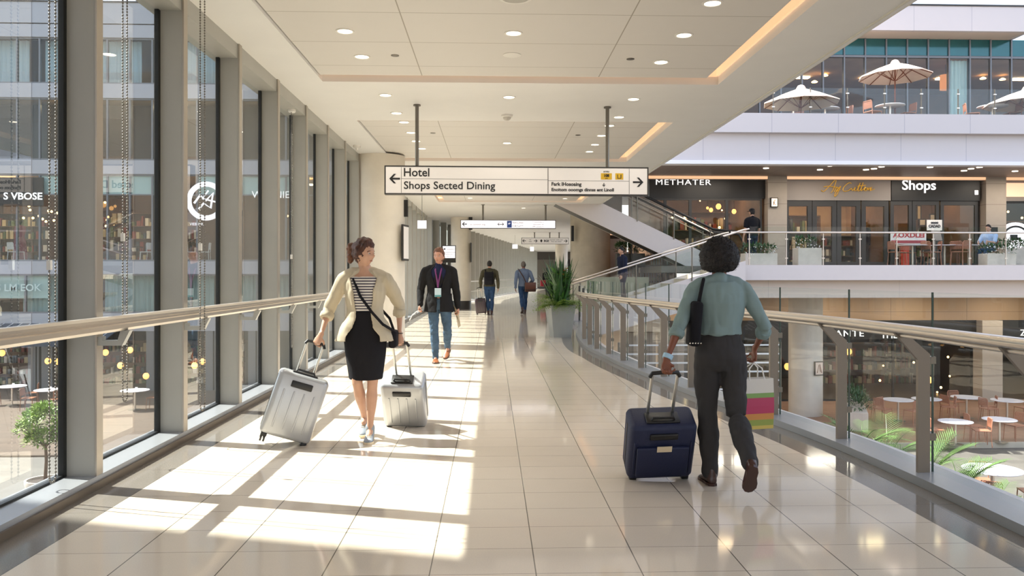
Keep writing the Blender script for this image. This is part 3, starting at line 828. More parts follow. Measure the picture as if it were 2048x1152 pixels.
# ground floor arcade posts
for x in (bx(66,YB), bx(150,YB)-1.2, bx(302,YB), bx(420,YB), bx(505,YB), bx(600,YB), bx(-40,YB)):
    b = MB(); b.box(x-.16, x+.16, YB-.1, YB+.2, -3.6, -.9); b.box(x+.22, x+.3, YB-.1, YB+.1, -3.6, -.9); LP(b, 'arcade_post', MT['winframe'])
b = MB(); b.box(LX0, LX1, YB+2.6, YB+2.7, -3.6, -.9); LP(b, 'cafe_wall', MT['int_dark'])
# signs on the left building
o = empty('shop_sign', tuple(onY(45, 392, YB-.2)), label='black shop sign with white letters S VBOSE in the left building', cat='shop sign')
b = MB(); b.box(-.95,.87,.0,.05,-.42,.8); b.build('sign_board', MT['signband'], o)
text('S VBOSE', .42, (0.02,-.005,-.02), MT['lit_w'], o, width=1.62, bold=.008)
o = empty('window_sign', tuple(onY(30, 576, YB-.1)), label='pale lettering across the lower window band of the left building', cat='window lettering')
text('NS LM EOK', .42, (0,0,0), MT['frost'], o, width=2.2, bold=.006)
o = empty('window_sign', tuple(onY(412, 402, YB-.15)), label='round white shop emblem on the left building, beyond the third window', cat='shop emblem')
b = MB(); n = 40
ring = [[V((math.cos(2*math.pi*k/n)*r, y, math.sin(2*math.pi*k/n)*r)) for r, y in ((.62,0),(.84,0),(.84,.03),(.62,.03))] for k in range(n+1)]
b.loft(ring, cap=False); b.build('emblem_ring', MT['sign_w2'], o)
b = MB(); b.tube([(-.5,0,-.1),(-.25,0,.25),(0,0,.02),(.3,0,.35),(.2,0,-.3),(-.1,0,-.1),(-.3,0,-.35)], .05, 6); b.tube([(.1,0,.45),(-.15,0,.1),(.45,0,-.05)], .04, 6); b.build('emblem_mark', MT['sign_w2'], o)
text('VIEB OK', .16, (-.4,0,-1.0), MT['sign_w2'], o)
o = empty('shop_sign', tuple(onY(548, 390, YB-.2)), label='thin white letters WRENIER on the left building, behind the far mullions', cat='shop sign')
text('WRENIER', .42, (0,0,0), MT['lit_w'], o, width=1.9)
# awning
p0 = onY(-60, 690, 32.8); p1 = onY(205, 690, 32.8)
o = empty('awning', (p0.x, 32.8, -1.3), label='slate blue striped awning over the cafe tables at lower left', cat='awning')
W = p1.x-p0.x
b = MB(); b.prism([(0,0),(2.1,.62),(2.1,.66),(0,.04)], (0,0,0), (0,1,0), (0,0,1), (W,0,0)); b.build('canopy', MT['awning'], o)
b = MB(); b.box(0, W, -.01, .01, -.16, .03); b.build('valance', MT['awning'], o)
b = MB()
for i in range(14):
    x = W*(i+.3)/14; b.tube([(x,-.01,.045),(x,2.1,.668)], .012, 5)
b.build('stripe', MT['white'], o)
# globes in the left cafe
def globe_lamp(p, r, label, cord=.6, group='glowing pendant globes', m=None):
    o = empty('pendant_lamp', tuple(p), label=label, cat='pendant lamp', group=group)
    b = MB(); b.ell((0,0,0), (r, r, r*1.12), nu=14, nv=10); b.build('globe', m or MT['bulb_l'], o, 60)
    b = MB(); b.cyl((0,0,r), (0,0,r+cord), .008, n=5); b.cyl((0,0,r*.95),(0,0,r*1.4), r*.3, n=8); b.build('cord', MT['black'], o)
for i, (px, py, Y) in enumerate(((4,706,34),(96,722,33.6),(116,723,34.2),(211,705,34),(260,700,34.4),(241,731,33),(389,731,32.8),(405,723,34),(292,752,33.6),(470,722,34))):
    globe_lamp(onY(px,py,Y), .125, 'glowing globe over the lower left cafe, ' + ['at the very left edge','left of the close pair under the awning','right of the close pair under the awning','beside the first mullion','high in the second window','low in the second window','large one in the third window','right one in the third window','lowest one in the second window','in the fourth window'][i], 1.1 if py < 715 else .8)
# bulbs in the upper left shop
for i, (px, py) in enumerate(((30,408),(58,412),(35,432),(47,436),(66,436),(78,432),(60,420),(97,422),(103,423),(115,426),(85,438),(92,443),(108,441),(119,443),(124,426),(210,405),(214,440),(212,452),(575,432),(590,433))):
    p = onY(px, py, 36.2 + .12*(i % 5))
    b = MB(); b.ell((0,0,0), .06, nu=8, nv=6); b.cyl((0,0,.05),(0,0,5.6-p.z), .006, n=4)
    o = empty('bulb', tuple(p), label='bare bulb on a thin cord in the S VBOSE shop window', cat='light bulb', group='hanging bulbs in the left shop')
    b = MB(); b.ell((0,0,0), .055, nu=8, nv=6); b.build('bulb_glass', MT['bulb'], o); b = MB(); b.cyl((0,0,.05),(0,0,5.6-p.z), .006, n=4); b.build('cord', MT['black'], o)

def shelf_unit(loc, w, h, label, cols=('#8a3b2e','#c9b38a','#3d4a56','#e2d9cc','#5d6b3e'), rows=4, rz=0, frame=None):
    o = empty('display_shelf', loc, rz, label=label, cat='shelf', group='shop display shelves')
    b = MB(); d = .35
    b.box(-w/2-.03, -w/2, 0, d, 0, h); b.box(w/2, w/2+.03, 0, d, 0, h); b.box(-w/2, w/2, d-.02, d, 0, h)
    for i in range(rows+1): b.box(-w/2, w/2, 0, d-.02, h*i/rows-.02 if i else 0, h*i/rows+.01)
    b.build('shelf_frame', frame or MT['int_brown'], o)
    ms = [GOODS[k % len(GOODS)] for k in range(5)]
    b = MB()
    for i in range(rows):
        x = -w/2+.05
        while x < w/2-.15:
            ww = rnd.uniform(.05,.18); hh = rnd.uniform(.3,.8)*h/rows
            b.mat(rnd.randrange(5)); b.box(x, x+ww, .05, .28, h*i/rows+.011, h*i/rows+hh); x += ww + rnd.uniform(.01,.12)
    tag(b.build('shelf_goods', ms, o), kind='stuff')
    return o
GOODS = [mat('goods '+h, h, .6) for h in ('#8a3b2e','#c9b38a','#3d4a56','#e2d9cc','#5d6b3e')]
shelf_unit((bx(30,38.6), 38.6, 1.92), 3.2, 2.4, 'goods shelf at the back of the S VBOSE shop')
shelf_unit((bx(215,38.6), 38.6, 1.92), 2.2, 2.6, 'tall goods shelf in the left building behind the first mullion')
shelf_unit((bx(330,38.2), 38.2, 1.92), 3.2, 2.4, 'goods shelf in the left building, further right than the white chairs')
shelf_unit((bx(80,37.2), 37.2, -3.6), 4.2, 2.0, 'goods shelf inside the lower left cafe under the awning')
shelf_unit((bx(250,37.2), 37.2, -3.6), 3.2, 2.0, 'goods shelf inside the lower left cafe right of the first mullion')
shelf_unit((bx(420,37.2), 37.2, -3.6), 3.2, 2.0, 'goods shelf inside the lower left cafe beyond the third window')

# ---- the shopping building on the right
YF, YS, YU, YL = 24.6, 28.4, 29.0, 30.5
RB = empty('shopping_building', (14, YF, -3.6), label='white terraced shopping building with shopfronts across the court on the right', cat='building')
ROFF = (-14, -YF, 3.6)
def RP(mb, n, m, s=None, par=None):
    o = mb.build(n, m, par or RB, s)
    if par is None: o.location = ROFF
    return o
RX0, RX1 = 3.95, 34.0
TX0 = 7.7
b = MB(); b.box(RX0, RX1, YF, YF+.3, 5.86, 6.46); RP(b, 'upper_fascia', MT['panel_w'])
b = MB(); b.box(RX0, RX1, YF+.22, YF+.5, 5.0, 5.858); RP(b, 'lower_fascia', MT['panel_w'])
b = MB(); b.box(RX0, RX1, YF+.08, YF+.5, 4.88, 4.998); RP(b, 'fascia_lip', MT['white'])
b = MB(); b.box(RX0, RX1, YF+.3, 40, 6.3, 6.45); RP(b, 'terrace_floor', MT['paving'])
b = MB(); b.box(RX0, RX1, YF+.5, 40, 4.93, 5.1); RP(b, 'soffit', MT['soffit'])
b = MB(); b.box(RX0, RX1, YS-.28, YS-.2, 4.84, 4.93); RP(b, 'soffit_light_strip', MT['cove'])
b = MB(); b.box(RX0, RX1, YS-.2, YS, 4.82, 4.93); RP(b, 'soffit_trim', MT['signgrey'])
b = MB(); b.box(TX0, RX1, YF, YF+.3, 1.26, 1.73); RP(b, 'upper_fascia', MT['whitewall'])
b = MB(); b.box(TX0-.1, RX1, YF+.32, YF+.6, .70, 1.258); RP(b, 'lower_fascia', MT['panel_c'])
b = MB(); b.box(TX0, RX1, YF+.3, 40, 1.5, 1.72); b.box(5.6, TX0, 26.3, 40, 1.5, 1.72); RP(b, 'terrace_floor', MT['paving'])
b = MB(); b.box(5.6, RX1, YF+.6, 40, .78, .9); RP(b, 'soffit', MT['soffit'])
b = MB(); b.box(5.6, RX1, YL-.1, YL+.2, -.33, .78); RP(b, 'bulkhead', MT['bulk'])
# roof
b = MB(); b.box(4, 19.25, 28.0, 40, 10.13, 10.25); RP(b, 'roof_soffit', MT['panel_c'])
b = MB(); b.box(4, 19.25, 27.95, 28.1, 10.12, 11.0); b.box(19.1, 19.25, 28.1, 40, 10.12, 11.0); RP(b, 'roof_fascia', MT['panel_w'])
b = MB(); b.box(4, 19.3, 27.92, 40, 11.0, 11.06); RP(b, 'roof_cap', MT['dgrey'])
b = MB(); b.tube([(18.2,33,11.0),(18.2,33,12.6),(19.1,33,12.6)], .03, 6); b.tube([(16.9,33,11.6),(18.2,33,12.2)], .02, 6); RP(b, 'roof_railing', MT['dgrey'])
# upper windows
UW = .785
ux0 = bx(1728, YU) - UW*13
def clerestory():
    n = 29
    b = MB(); b.box(.05, UW, -.02, .02, 9.52, 10.12); pm = b.mesh('spandrel_pane', MT['teal'])
    b = MB(); b.box(0, .05, -.07, .07, 6.46, 10.12); b.box(.05, UW, -.06, .06, 9.42, 9.5); b.box(.05, UW, -.06, .06, 6.46, 6.54); fm = b.mesh('window', MT['winframe'])
    b = MB(); b.box(.05, UW, -.008, .008, 6.54, 9.42); gm = b.mesh('pane', MT['glass_f'])
    for i in range(n):
        o = bpy.data.objects.new('window', fm); COL.objects.link(o); o.parent = RB; o.location = V((ux0+i*UW, YU, 0)) + V(ROFF)
        for nm, me in (('pane', gm), ('spandrel_pane', pm)):
            q = bpy.data.objects.new(nm, me); COL.objects.link(q); q.parent = o
clerestory()
rx = empty('interior', ROFF, parent=RB)
def RR(x0, x1, y0, y1, z0, z1, m, **k): room(rx, x0, x1, y0, y1, z0, z1, m, **k)
RR(4.5, 26.5, YU+.1, 35, 6.46, 9.5, MT['int_brown'], lights=7)
b = MB(); n = 36
x0_, x1_ = bx(1899,YU)+.05, bx(1940,YU)
a = []
for i in range(n+1):
    x = x0_ + (x1_-x0_)*i/n; y = YU+.2+.04*math.sin(x*40); a.append([V((x,y,6.5)), V((x,y,9.4)), V((x,y+.006,9.4)), V((x,y+.006,6.5))])
b.loft(a); b.build('curtain', MT['frost'], rx, 60)
# ---- mid-level shopfronts, left to right
def S(px): return bx(px, YS)
ZF = 1.73; ZB0, ZB1 = 4.1, 4.82     # sign band
b = MB(); b.box(S(1530), S(1568), YS-.3, YS+.6, ZF, 4.93); RP(b, 'stone_pier', MT['stone'])
b = MB(); b.box(S(1962), S(2002), YS-.3, YS+.6, ZF, 4.93); RP(b, 'stone_pier', MT['stone'])
b = MB(); b.box(5.6, S(1530)-.02, YS-.05, YS+.1, 4.16, 4.82); RP(b, 'sign_band', MT['signband'])
b = MB(); b.box(S(1568)+.02, S(1780)-.01, YS-.08, YS+.1, ZB0, 4.82); RP(b, 'sign_band', MT['signgrey'])
b = MB(); b.box(S(1780)+.01, S(1957), YS-.1, YS+.1, ZB0, 4.82); RP(b, 'sign_band', MT['signband'])
b = MB(); b.box(S(2004), RX1, YS-.05, YS+.1, 4.1, 4.93); RP(b, 'sign_band', MT['signgrey'])
b = MB(); b.box(S(2006), RX1-1, YS-.1, YS-.05, 4.25, 4.75); RP(b, 'lit_fascia', mat('peach lit fascia', '#f3cdb0', .5, emit='#f3c3a0', estr=.5, sample=False))
RR(5.7, S(1530)-.05, YS+.1, 33, ZF, 4.8, MT['int_brown'], lights=3)
RR(S(1570), S(1780), YS+.1, 32, ZF, 4.6, MT['int_tan'], lights=3)
RR(S(1782), S(1957), YS+.1, 31.5, ZF, 4.6, MT['int_brown'], lights=2)
RR(S(2004), RX1, YS+.1, 33, ZF, 4.8, MT['int_dark'], lights=3)
def glazing(px0, px1, z0, z1, fm, t=.09, par=None, dx=0, bars=()):
    x0, x1 = S(px0), S(px1)
    b = MB(); b.box(x0, x0+t, YS-.04, YS+.06, z0, z1); b.box(x1-t, x1, YS-.04, YS+.06, z0, z1); b.box(x0+t, x1-t, YS-.04, YS+.06, z1-t*1.3, z1); b.box(x0+t, x1-t, YS-.04, YS+.06, z0, z0+t)
    o = RP(b, 'shop_window', fm)
    b = MB(); b.box(x0+t, x1-t, YS-.006, YS+.006, z0+t, z1-t*1.3); b.build('pane', MT['glass_f'], o)
    return o
for a, c in ((1262,1330),(1330,1380),(1380,1453),(1453,1523)): glazing(a, c, ZF, 4.16, MT['dgrey'], .05)
for a, c in ((1568,1623),(1624,1672),(1673,1720),(1722,1776)): glazing(a, c, ZF, ZB0, MT['dgrey'], .16)
for a, c in ((1780,1823),(1824,1877),(1880,1955)): glazing(a, c, ZF, ZB0, MT['dgrey'], .12)
for a, c in ((2004,2075),(2076,2150)): glazing(a, c, ZF, 4.1, MT['black'], .06)
# lower-level shopfronts
def L_(px): return bx(px, YL)
b = MB(); b.box(6, L_(1949), YL-.12, YL+.1, -1.07, -.33); RP(b, 'sign_band', MT['signband'])
b = MB(); b.box(L_(1990), RX1, YL-.12, YL+.1, -1.07, -.33); RP(b, 'sign_band', MT['signband'])
b = MB(); b.box(L_(1949), L_(1989), YL-.5, YL+.3, -3.45, -.33); RP(b, 'stone_pier', MT['stone'])
room(rx, 6, L_(1949), YL+.1, 37, -3.45, -.4, MT['int_dark'], lights=2)
room(rx, L_(1990), RX1, YL+.1, 37, -3.45, -.4, MT['int_dark'], lights=2)
xs = [6 + 1.9*i for i in range(14)]
for x in xs:
    if L_(1940)-1.4 < x < L_(1992): continue
    b = MB(); b.box(x, x+.07, YL-.03, YL+.05, -3.45, -1.07); b.box(x+.07, x+1.9, YL-.03, YL+.05, -3.45, -3.38); o = RP(b, 'shop_window', MT['black'])
    b = MB(); b.box(x+.07, x+1.9, YL-.006, YL+.006, -3.38, -1.07); b.build('pane', MT['glass_f'], o)
column(tuple(onY(1611, 833, 27.6))[:2] + (-3.449,), .57, 4.22, MT['concrete'], 'pale round plaster column on the lower deck with a framed picture on it')
p = onY(1637, 737, 27.0)
o = empty('framed_picture', (p.x+.02, 27.02, p.z), R(12), label='small framed picture on the lower round column', cat='picture')
b = MB(); b.box(-.17,.17,-.02,.03,-.24,.24); b.build('frame', MT['black'], o); b = MB(); b.box(-.14,.14,-.026,-.02,-.21,.21); q = b.build('print', MT['canvas'], o)
b = MB(); b.tube([(-.08,-.03,-.15),(-.02,-.03,.12),(.04,-.03,-.12)], .012, 5); b.tube([(.02,-.03,.14),(.09,-.03,-.15)], .012, 5); b.build('drawing', MT['wood'], q)

def sign_at(px, py, Y, body, size, m, width, label, name='shop_sign', **k):
    p = onY(px, py, Y)
    o = empty(name, tuple(p), label=label, cat='shop sign')
    text(body, size, (0,0,0), m, o, width=width, extrude=.015, **k); return o
pw = lambda px, Y: px*Y/FPX*1.02
sign_at(1367, 365, YS-.12, 'METHATER', .28, MT['lit_w'], pw(104,YS)*1.05, 'white lit letters METHATER on a black fascia', spacing=1.15)
# gold script built from curved tubes
p = onY(1696, 374, YS-.13)
o = empty('shop_sign', tuple(p), label='gold handwritten script sign on the grey fascia', cat='shop sign')
def script(o, strokes, r=.014, m=None):
    for s_ in strokes:
        pts = crom([(x, 0, z) for x, z in s_], 5)
        b = MB(); b.tube(pts, r, 6); b.build('script_stroke', m or MT['gold'], o, 60)
k_ = .0185
def cs(l): return [((x-1112)/2.667*k_, (190-y)/2.667*k_) for x, y in l]
script(o, [cs([(972,207),(985,213),(1010,190),(1040,158),(1050,152),(1042,185),(1030,212),(1022,220)]), cs([(985,190),(1010,186),(1040,190),(1062,196)]),
           cs([(1040,215),(1052,192),(1060,196),(1050,212),(1064,196),(1074,186),(1062,212),(1052,232),(1042,238),(1050,215),(1072,203)]),
           cs([(1130,172),(1118,168),(1098,182),(1085,200),(1092,212),(1115,208),(1130,196)]),
           cs([(1130,196),(1136,208),(1150,192),(1146,208),(1160,204),(1176,168),(1164,208),(1178,202),(1192,166),(1180,208),(1194,200)]),
           cs([(1160,186),(1205,180)]), cs([(1194,204),(1206,196),(1200,190),(1196,204),(1208,208),(1216,192),(1218,206),(1228,192),(1230,206),(1238,190),(1228,208),(1240,204),(1252,200)])])
o = sign_at(1838, 371, YS-.16, 'Shops', .5, MT['lit_w'], pw(64,YS)*1.06, 'white rounded letters Shops on a black fascia', bold=.005)
sign_at(1699, 667.5, YL-.2, 'ANTE', .34, MT['lit_w'], pw(52,YL)*1.1, 'white letters ANTE on the lower black fascia', spacing=1.15)
sign_at(1790, 671, YL-.2, 'THEAT', .34, MT['lit_w'], pw(52,YL)*1.1, 'white letters partly behind the handrail on the lower black fascia')
sign_at(2046, 666, YL-.2, 'Z', .34, MT['lit_w'], None, 'white letter Z on the lower black fascia at the right edge')
# wall lamp on the pier
p = onY(1548, 405, YS-.34)
o = empty('wall_lamp', tuple(p), label='square framed glowing wall lamp on the stone pier', cat='wall lamp')
b = MB(); b.box(-.13,.13,-.04,.04,-.17,.17); b.build('frame', MT['black'], o); b = MB(); b.box(-.1,.1,-.05,-.04,-.14,.14); q = b.build('lamp_glass', mat('warm lamp glass','#f5dcc0',.4,emit='#f3d0aa',estr=1.2,sample=False), o)
b = MB(); b.tube([(-.04,-.055,.06),(.03,-.055,.1),(-.02,-.055,-.02),(.04,-.055,-.1)], .01, 5); b.box(-.04,-.02,-.06,-.05,-.1,.04); b.build('pattern', MT['wood'], q)
p = onY(1988, 470, YS-.34)
b = MB(); b.box(-.12,.12,-.03,.04,-.28,.28); o = b.build('wall_panel', MT['black'], None, None, tuple(p)); tag(o, 'black rectangular panel low on the right stone pier', 'wall panel')
p = onY(1953, 385, YS-.13)
b = MB(); b.box(-.06,.06,-.01,.02,-.08,.08); o = b.build('small_notice', MT['lit_w'], None, None, tuple(p)); tag(o, 'tiny white notice at the right end of the Shops fascia', 'notice')
# arch emblem in the last shop window
p = onY(2031, 475, YS-.06)
o = empty('window_emblem', tuple(p), label='white arch shaped emblem on the far right shop window', cat='window emblem')
arch = [(-.62,-.6)] + [(-.62*math.cos(math.pi*i/16), .05+.5*math.sin(math.pi*i/16)) for i in range(17)] + [(.62,-.6)]
b = MB(); b.prism(arch, (0,0,0), (1,0,0), (0,0,1), (0,.01,0)); b.build('arch', MT['sign_w2'], o)
ain = [(-.46*math.cos(math.pi*i/14), .0+.4*math.sin(math.pi*i/14)) for i in range(15)]
b = MB(); b.tube([(-.47,-.02,-.5)]+[(x,-.02,z) for x, z in ain]+[(.47,-.02,-.5)], .035, 6); b.box(-.2,.06,-.03,0,-.1,.1); b.box(.05,.18,-.03,0,-.1,0); b.box(.33,.5,-.03,0,-.35,-.02); b.build('emblem_mark', MT['black'], o)
# small soffit downlights
for i, (px, py) in enumerate(((1374,328),(1547,330),(1532,336),(1640,339),(1661,331),(1748,337),(1732,339),(1763,333),(1860,334),(1928,341),(1942,337),(1959,334),(2030,342))):
    p = atz(px, py, 4.93)
    b = MB(); b.lathe([(.09,0),(.09,-.02),(.07,-.021)], n=14); o = b.build('soffit_light', MT['lamp'], None, None, (p.x, p.y, 4.93)); tag(o, 'small flush light in the taupe soffit over the shopfronts', 'soffit light', 'soffit lights over the shopfronts')
# shop pendants
for i, (px, py, lab) in enumerate(((1437,413,'amber pendant globe in the METHATER window, the highest'),(1422,420,'amber pendant globe in the METHATER window, left of the highest'),(1468,423,'amber pendant globe in the METHATER window, right one'),(1415,416,'small pendant globe at the left in the METHATER window'))):
    globe_lamp(onY(px, py, 29.6), [.10,.075,.085,.05][i], lab, .5)
for i, (px, py, lab) in enumerate(((1575,733,'glowing bulb in the lower restaurant left of the round column'),(1697,703,'glowing bulb in the lower restaurant under the ANTE letters'),(1858,760,'small glowing bulb behind the posts in the lower restaurant'),(1300,470,'dummy'))):
    if lab != 'dummy': globe_lamp(onY(px, py, 31.5), .13, lab, .7)
for i, (px, py) in enumerate(((1665,462),(1700,505))): pass
p = onY(1891, 165, 30)
o = empty('pendant_lamp', tuple(p), label='cylindrical orange lamp shade in the upper terrace restaurant', cat='pendant lamp')
b = MB(); b.lathe([(.2,-.28),(.2,.28)], n=20); b.build('shade', mat('orange shade','#c8794b',.6,emit='#e08a4c',estr=.6,sample=False), o, 40); b = MB(); b.cyl((0,0,.28),(0,0,1.3),.01,n=5); b.build('cord', MT['black'], o)
for i, (px, py) in enumerate(((1790,118),(1817,121),(1867,131),(1887,139),(1990,127),(1979,130),(1629,165),(1650,152),(1745,154),(1757,155),(1700,118),(1952,148),(2005,160),(1966,158))):
    p = onY(px, py, 31.5)
    b = MB(); b.lathe([(.11,0),(.12,.03),(.04,.08)], n=12); o = b.build('ceiling_spot', MT['bulb'], None, 40, tuple(p)); tag(o, 'small warm ceiling spot inside the upper terrace restaurant', 'ceiling spot', 'warm spots of the upper restaurant')
for i in range(26):
    px, py = rnd.choice([(rnd.uniform(1330,1500), rnd.uniform(395,460)), (rnd.uniform(1660,1935), rnd.uniform(690,800)), (rnd.uniform(2005,2045), rnd.uniform(380,450))])
    p = onY(px, py, 32)
    b = MB(); b.ell((0,0,0), rnd.uniform(.03,.055), nu=6, nv=5); o = b.build('string_light', MT['bulb'], None, None, tuple(p)); tag(o, 'tiny warm point light inside a shop of the right building', 'string light', 'tiny warm lights in the shops')
for (px, Y, z, w_, h_, lab) in ((1420,32.2,ZF,3,2.2,'goods shelf inside the METHATER shop'),(1600,31.2,ZF,1.6,2.0,'goods shelf at the left inside the script sign shop'),(1700,31.2,ZF,2.4,1.2,'low goods shelf inside the script sign shop'),
                          (1850,30.9,ZF,2.6,1.1,'low goods shelf inside the Shops store'),(2040,31.5,ZF,2.4,1.8,'goods shelf inside the far right shop'),(1700,35,-3.45,5,1.8,'bottle and goods shelf at the back of the ANTE restaurant'),(1880,35,-3.45,5,2.0,'goods shelf at the back of the lower restaurant behind the posts'),
                          (1600,33.6,6.46,4,1.5,'goods shelf in the upper terrace restaurant at the left'),(1850,33.6,6.46,4,1.3,'goods shelf in the upper terrace restaurant in the middle'),(1280,33.5,0,3,1.6,'shelf in the dark shop beyond the wide grey column')):
    shelf_unit((bx(px,Y), Y, z+(.045 if z else 0)), w_, h_, lab, rows=3)
for i, (px, py, w_, h_) in enumerate(((1892,437,.34,.42),(1911,432,.26,.62),(1930,428,.3,.7),(1948,434,.3,.44),(1865,440,.25,.5),(1838,425,.2,.6),(1845,445,.3,.3),(1905,455,.4,.25))):
    p = onY(px, py, 31.3)
    o = empty('framed_picture', tuple(p), label='framed picture in the Shops store, ' + ['leftmost behind the right pane','tall one behind the right pane','tallest one near the right pier','rightmost beside the pier','narrow one behind the middle pane','narrow tall one further left','small square one behind the middle pane','low wide one behind the right pane'][i], cat='picture', group='pictures in the Shops store')
    b = MB(); b.box(-w_/2,w_/2,0,.04,-h_/2,h_/2); b.build('frame', MT['black'], o); b = MB(); b.box(-w_/2+.05,w_/2-.05,-.006,0,-h_/2+.05,h_/2-.05); b.build('print', GOODS[1] if i % 2 else GOODS[3], o)
# hedge, slatted fence and dark shop beyond the wide column
o = empty('dark_shop', (8, 34, 0), label='dark shop interior beyond the wide grey column, under the escalator', cat='shop')
b = MB(); b.box(-3.6, -2.45, 0, .15, 0, 4.9); b.build('back_wall', MT['int_dark'], o)
b = MB(); b.box(-3.4,-2.5,-.6,-.5,3.1,3.2); b.build('light_strip', MT['cove'], o)
b = MB(); b.box(-3.2,-2.5,-1.5,-1.2,0,2.9); b.build('white_booth', MT['whitewall'], o)
p0 = onY(1253, 520, 29.5)
o = empty('slatted_fence', (p0.x, 29.5, 0), label='grey vertical slatted screen beyond the stairs', cat='fence')
b = MB()
for i in range(16): b.box(i*.1, i*.1+.05, 0, .03, 1.1, 2.1)
b.build('slat_panel', MT['winframe'], o); b = MB(); b.box(-.05, 1.6, .03, .08, 1.15, 1.2); b.box(-.05, 1.6, .03, .08, 2.0, 2.05); b.box(-.05,0,.0,.08,0,2.1); b.box(1.57,1.62,0,.08,0,2.1); b.build('fence_rail', MT['dgrey'], o)
b = MB(); b.box(3.2, 5.3, 26.9, 27.0, 0.0, 1.35); o = b.build('low_wall', mat('olive glass screen','#8b8d78',.3), None); tag(o, 'olive grey low screen wall beside the stairs', 'low wall')

# ---- stair up to the mid terrace
SX0, SX1, SY0, SY1, NST = 2.45, TX0, 24.05, 26.1, 12
o = ST = empty('staircase', (SX0, SY0, 0), label='white sided staircase rising right to the shop terrace', cat='staircase')
rise = 1.73/NST; tread = (SX1-SX0)/NST
for i in range(NST):
    b = MB(); b.box(i*tread, (i+1)*tread+.02, .08, SY1-SY0-.08, (i+1)*rise-.19, (i+1)*rise); b.build('step', MT['dgrey'] if 0 else MT['concrete_g'], o)
L = SX1-SX0
for y in (0, SY1-SY0-.08):
    b = MB(); b.prism([(-.1,-.3),(L*.12,-.45),(L,.85),(L,1.85),(0,.22),(-.1,.1)], (0,y,0), (1,0,0), (0,0,1), (0,.08,0)); b.build('stringer', MT['whitewall'], o)
b = MB(); b.prism([(-.1,-.3),(L*.12,-.45),(L,.85),(L,.9),(0,-.2)], (0,.08,0), (1,0,0), (0,0,1), (0,SY1-SY0-.16,0)); b.build('underside', MT['whitewall'], o)
for y in (-.03, SY1-SY0+.03):
    b = MB(); b.tube([(-.1,y,1.12),(L-.1,y,2.78),(L+.1,y,2.82)], .028, 8); b.build('handrail', MT['steel'], o, 50)
    for i in range(4):
        x = .2+i*1.7; z = x/L*1.66
        if x > L: continue
        b = MB(); b.cyl((x,y,z+.1),(x,y,z+1.12),.022,n=8); b.build('post', MT['steel_d'], o)
        if i < 3:
            z2 = (x+1.7)/L*1.66
            b = MB(); b.prism([(x+.05,z+.22),(x+1.65,z2+.2),(x+1.65,z2+1.0),(x+.05,z+1.02)], (0,y-.005,0), (1,0,0), (0,0,1), (0,.01,0)); b.build('glass_panel', MT['glass_r'], o)

# ---- escalator
EX = 7.9; sl = .48; EY0, EY1 = 26.9, 28.0
o = empty('escalator', (EX, EY0, 1.73), label='escalator with white sides and glass balustrade rising to the upper left', cat='escalator')
top_x = -9.9
def ez(x): return max(0, -(x+.4)*sl) if x < -.4 else 0
for y in (0, EY1-EY0-.1):
    b = MB(); b.prism([(.6,-.12),(.6,.3),(-.4,.3),(top_x,.3-(top_x+.4)*sl),(top_x,-.5-(top_x+.4)*sl),(-.3,-.5)], (0,y,0), (1,0,0), (0,0,1), (0,.1,0)); b.build('side_panel', MT['whitewall'], o)
    b = MB(); b.tube([(.9,y+.05,.5),(1.0,y+.05,.8),(.8,y+.05,1.12),(-.4,y+.05,1.25),(top_x,y+.05,1.25-(top_x+.4)*sl)], .045, 8); b.build('handrail', MT['black'], o, 50)
    b = MB(); b.prism([(.7,.3),(.75,1.08),(-.4,1.2),(top_x,1.2-(top_x+.4)*sl),(top_x,.3-(top_x+.4)*sl),(-.4,.3)], (0,y+.045,0), (1,0,0), (0,0,1), (0,.01,0)); b.build('glass_panel', MT['glass_r'], o)
    b = MB(); b.tube([(-.4,y-.02,1.1),(top_x,y-.02,1.1-(top_x+.4)*sl)], .018, 6); b.build('side_rail', MT['steel'], o, 50)
    for i in range(7):
        x = -.5-i*1.25; z = -(x+.4)*sl
        b = MB(); b.cyl((x,y-.03,z+.25),(x,y-.03,z+1.2),.022,n=8); b.build('post', MT['steel_d'], o)
b = MB(); b.prism([(.6,-.1),(.6,.02),(-.4,.02),(top_x,.02-(top_x+.4)*sl),(top_x,-.5-(top_x+.4)*sl),(-.3,-.5)], (0,.1,0), (1,0,0), (0,0,1), (0,EY1-EY0-.2,0)); b.build('step_band', MT['dgrey'], o)

# ---- terrace balustrades
def terrace_rail(x0, x1, y, z, pitch, h, hand, label, start=0):
    o = empty('terrace_balustrade', (x0, y, z), label=label, cat='balustrade')
    n = int((x1-x0)/pitch)
    for i in range(n+1):
        x = start + i*pitch
        b = MB(); b.box(x-.012, x+.012, -.02, .02, 0, h); po = b.build('post', MT['steel_d'] if not hand else MT['steel'], o)
        for z_ in (.2, h*.78):
            b = MB(); b.box(x-.045, x+.045, -.025, .01, z_, z_+.035); b.build('glass_clamp', MT['steel'], po)
        if i < n:
            b = MB(); b.box(x+.025, x+pitch-.025, .0, .012, .02, h + (.18 if hand else 0)); b.build('glass_panel', MT['glass_r'], o)
    if hand:
        b = MB(); b.tube([(start-.6, -.05, h), (x1-x0, -.05, h)], .028, 10); b.build('handrail', MT['steel'], o, 50)
    return o
terrace_rail(bx(1501,YF), RX1-1, YF+.12, 1.73, 1.17, 1.02, True, 'glass balustrade with slim steel handrail along the shop terrace')
terrace_rail(bx(1549,YF), RX1-1, YF+.12, 6.46, 1.18, .82, False, 'frameless glass balustrade along the top terrace')

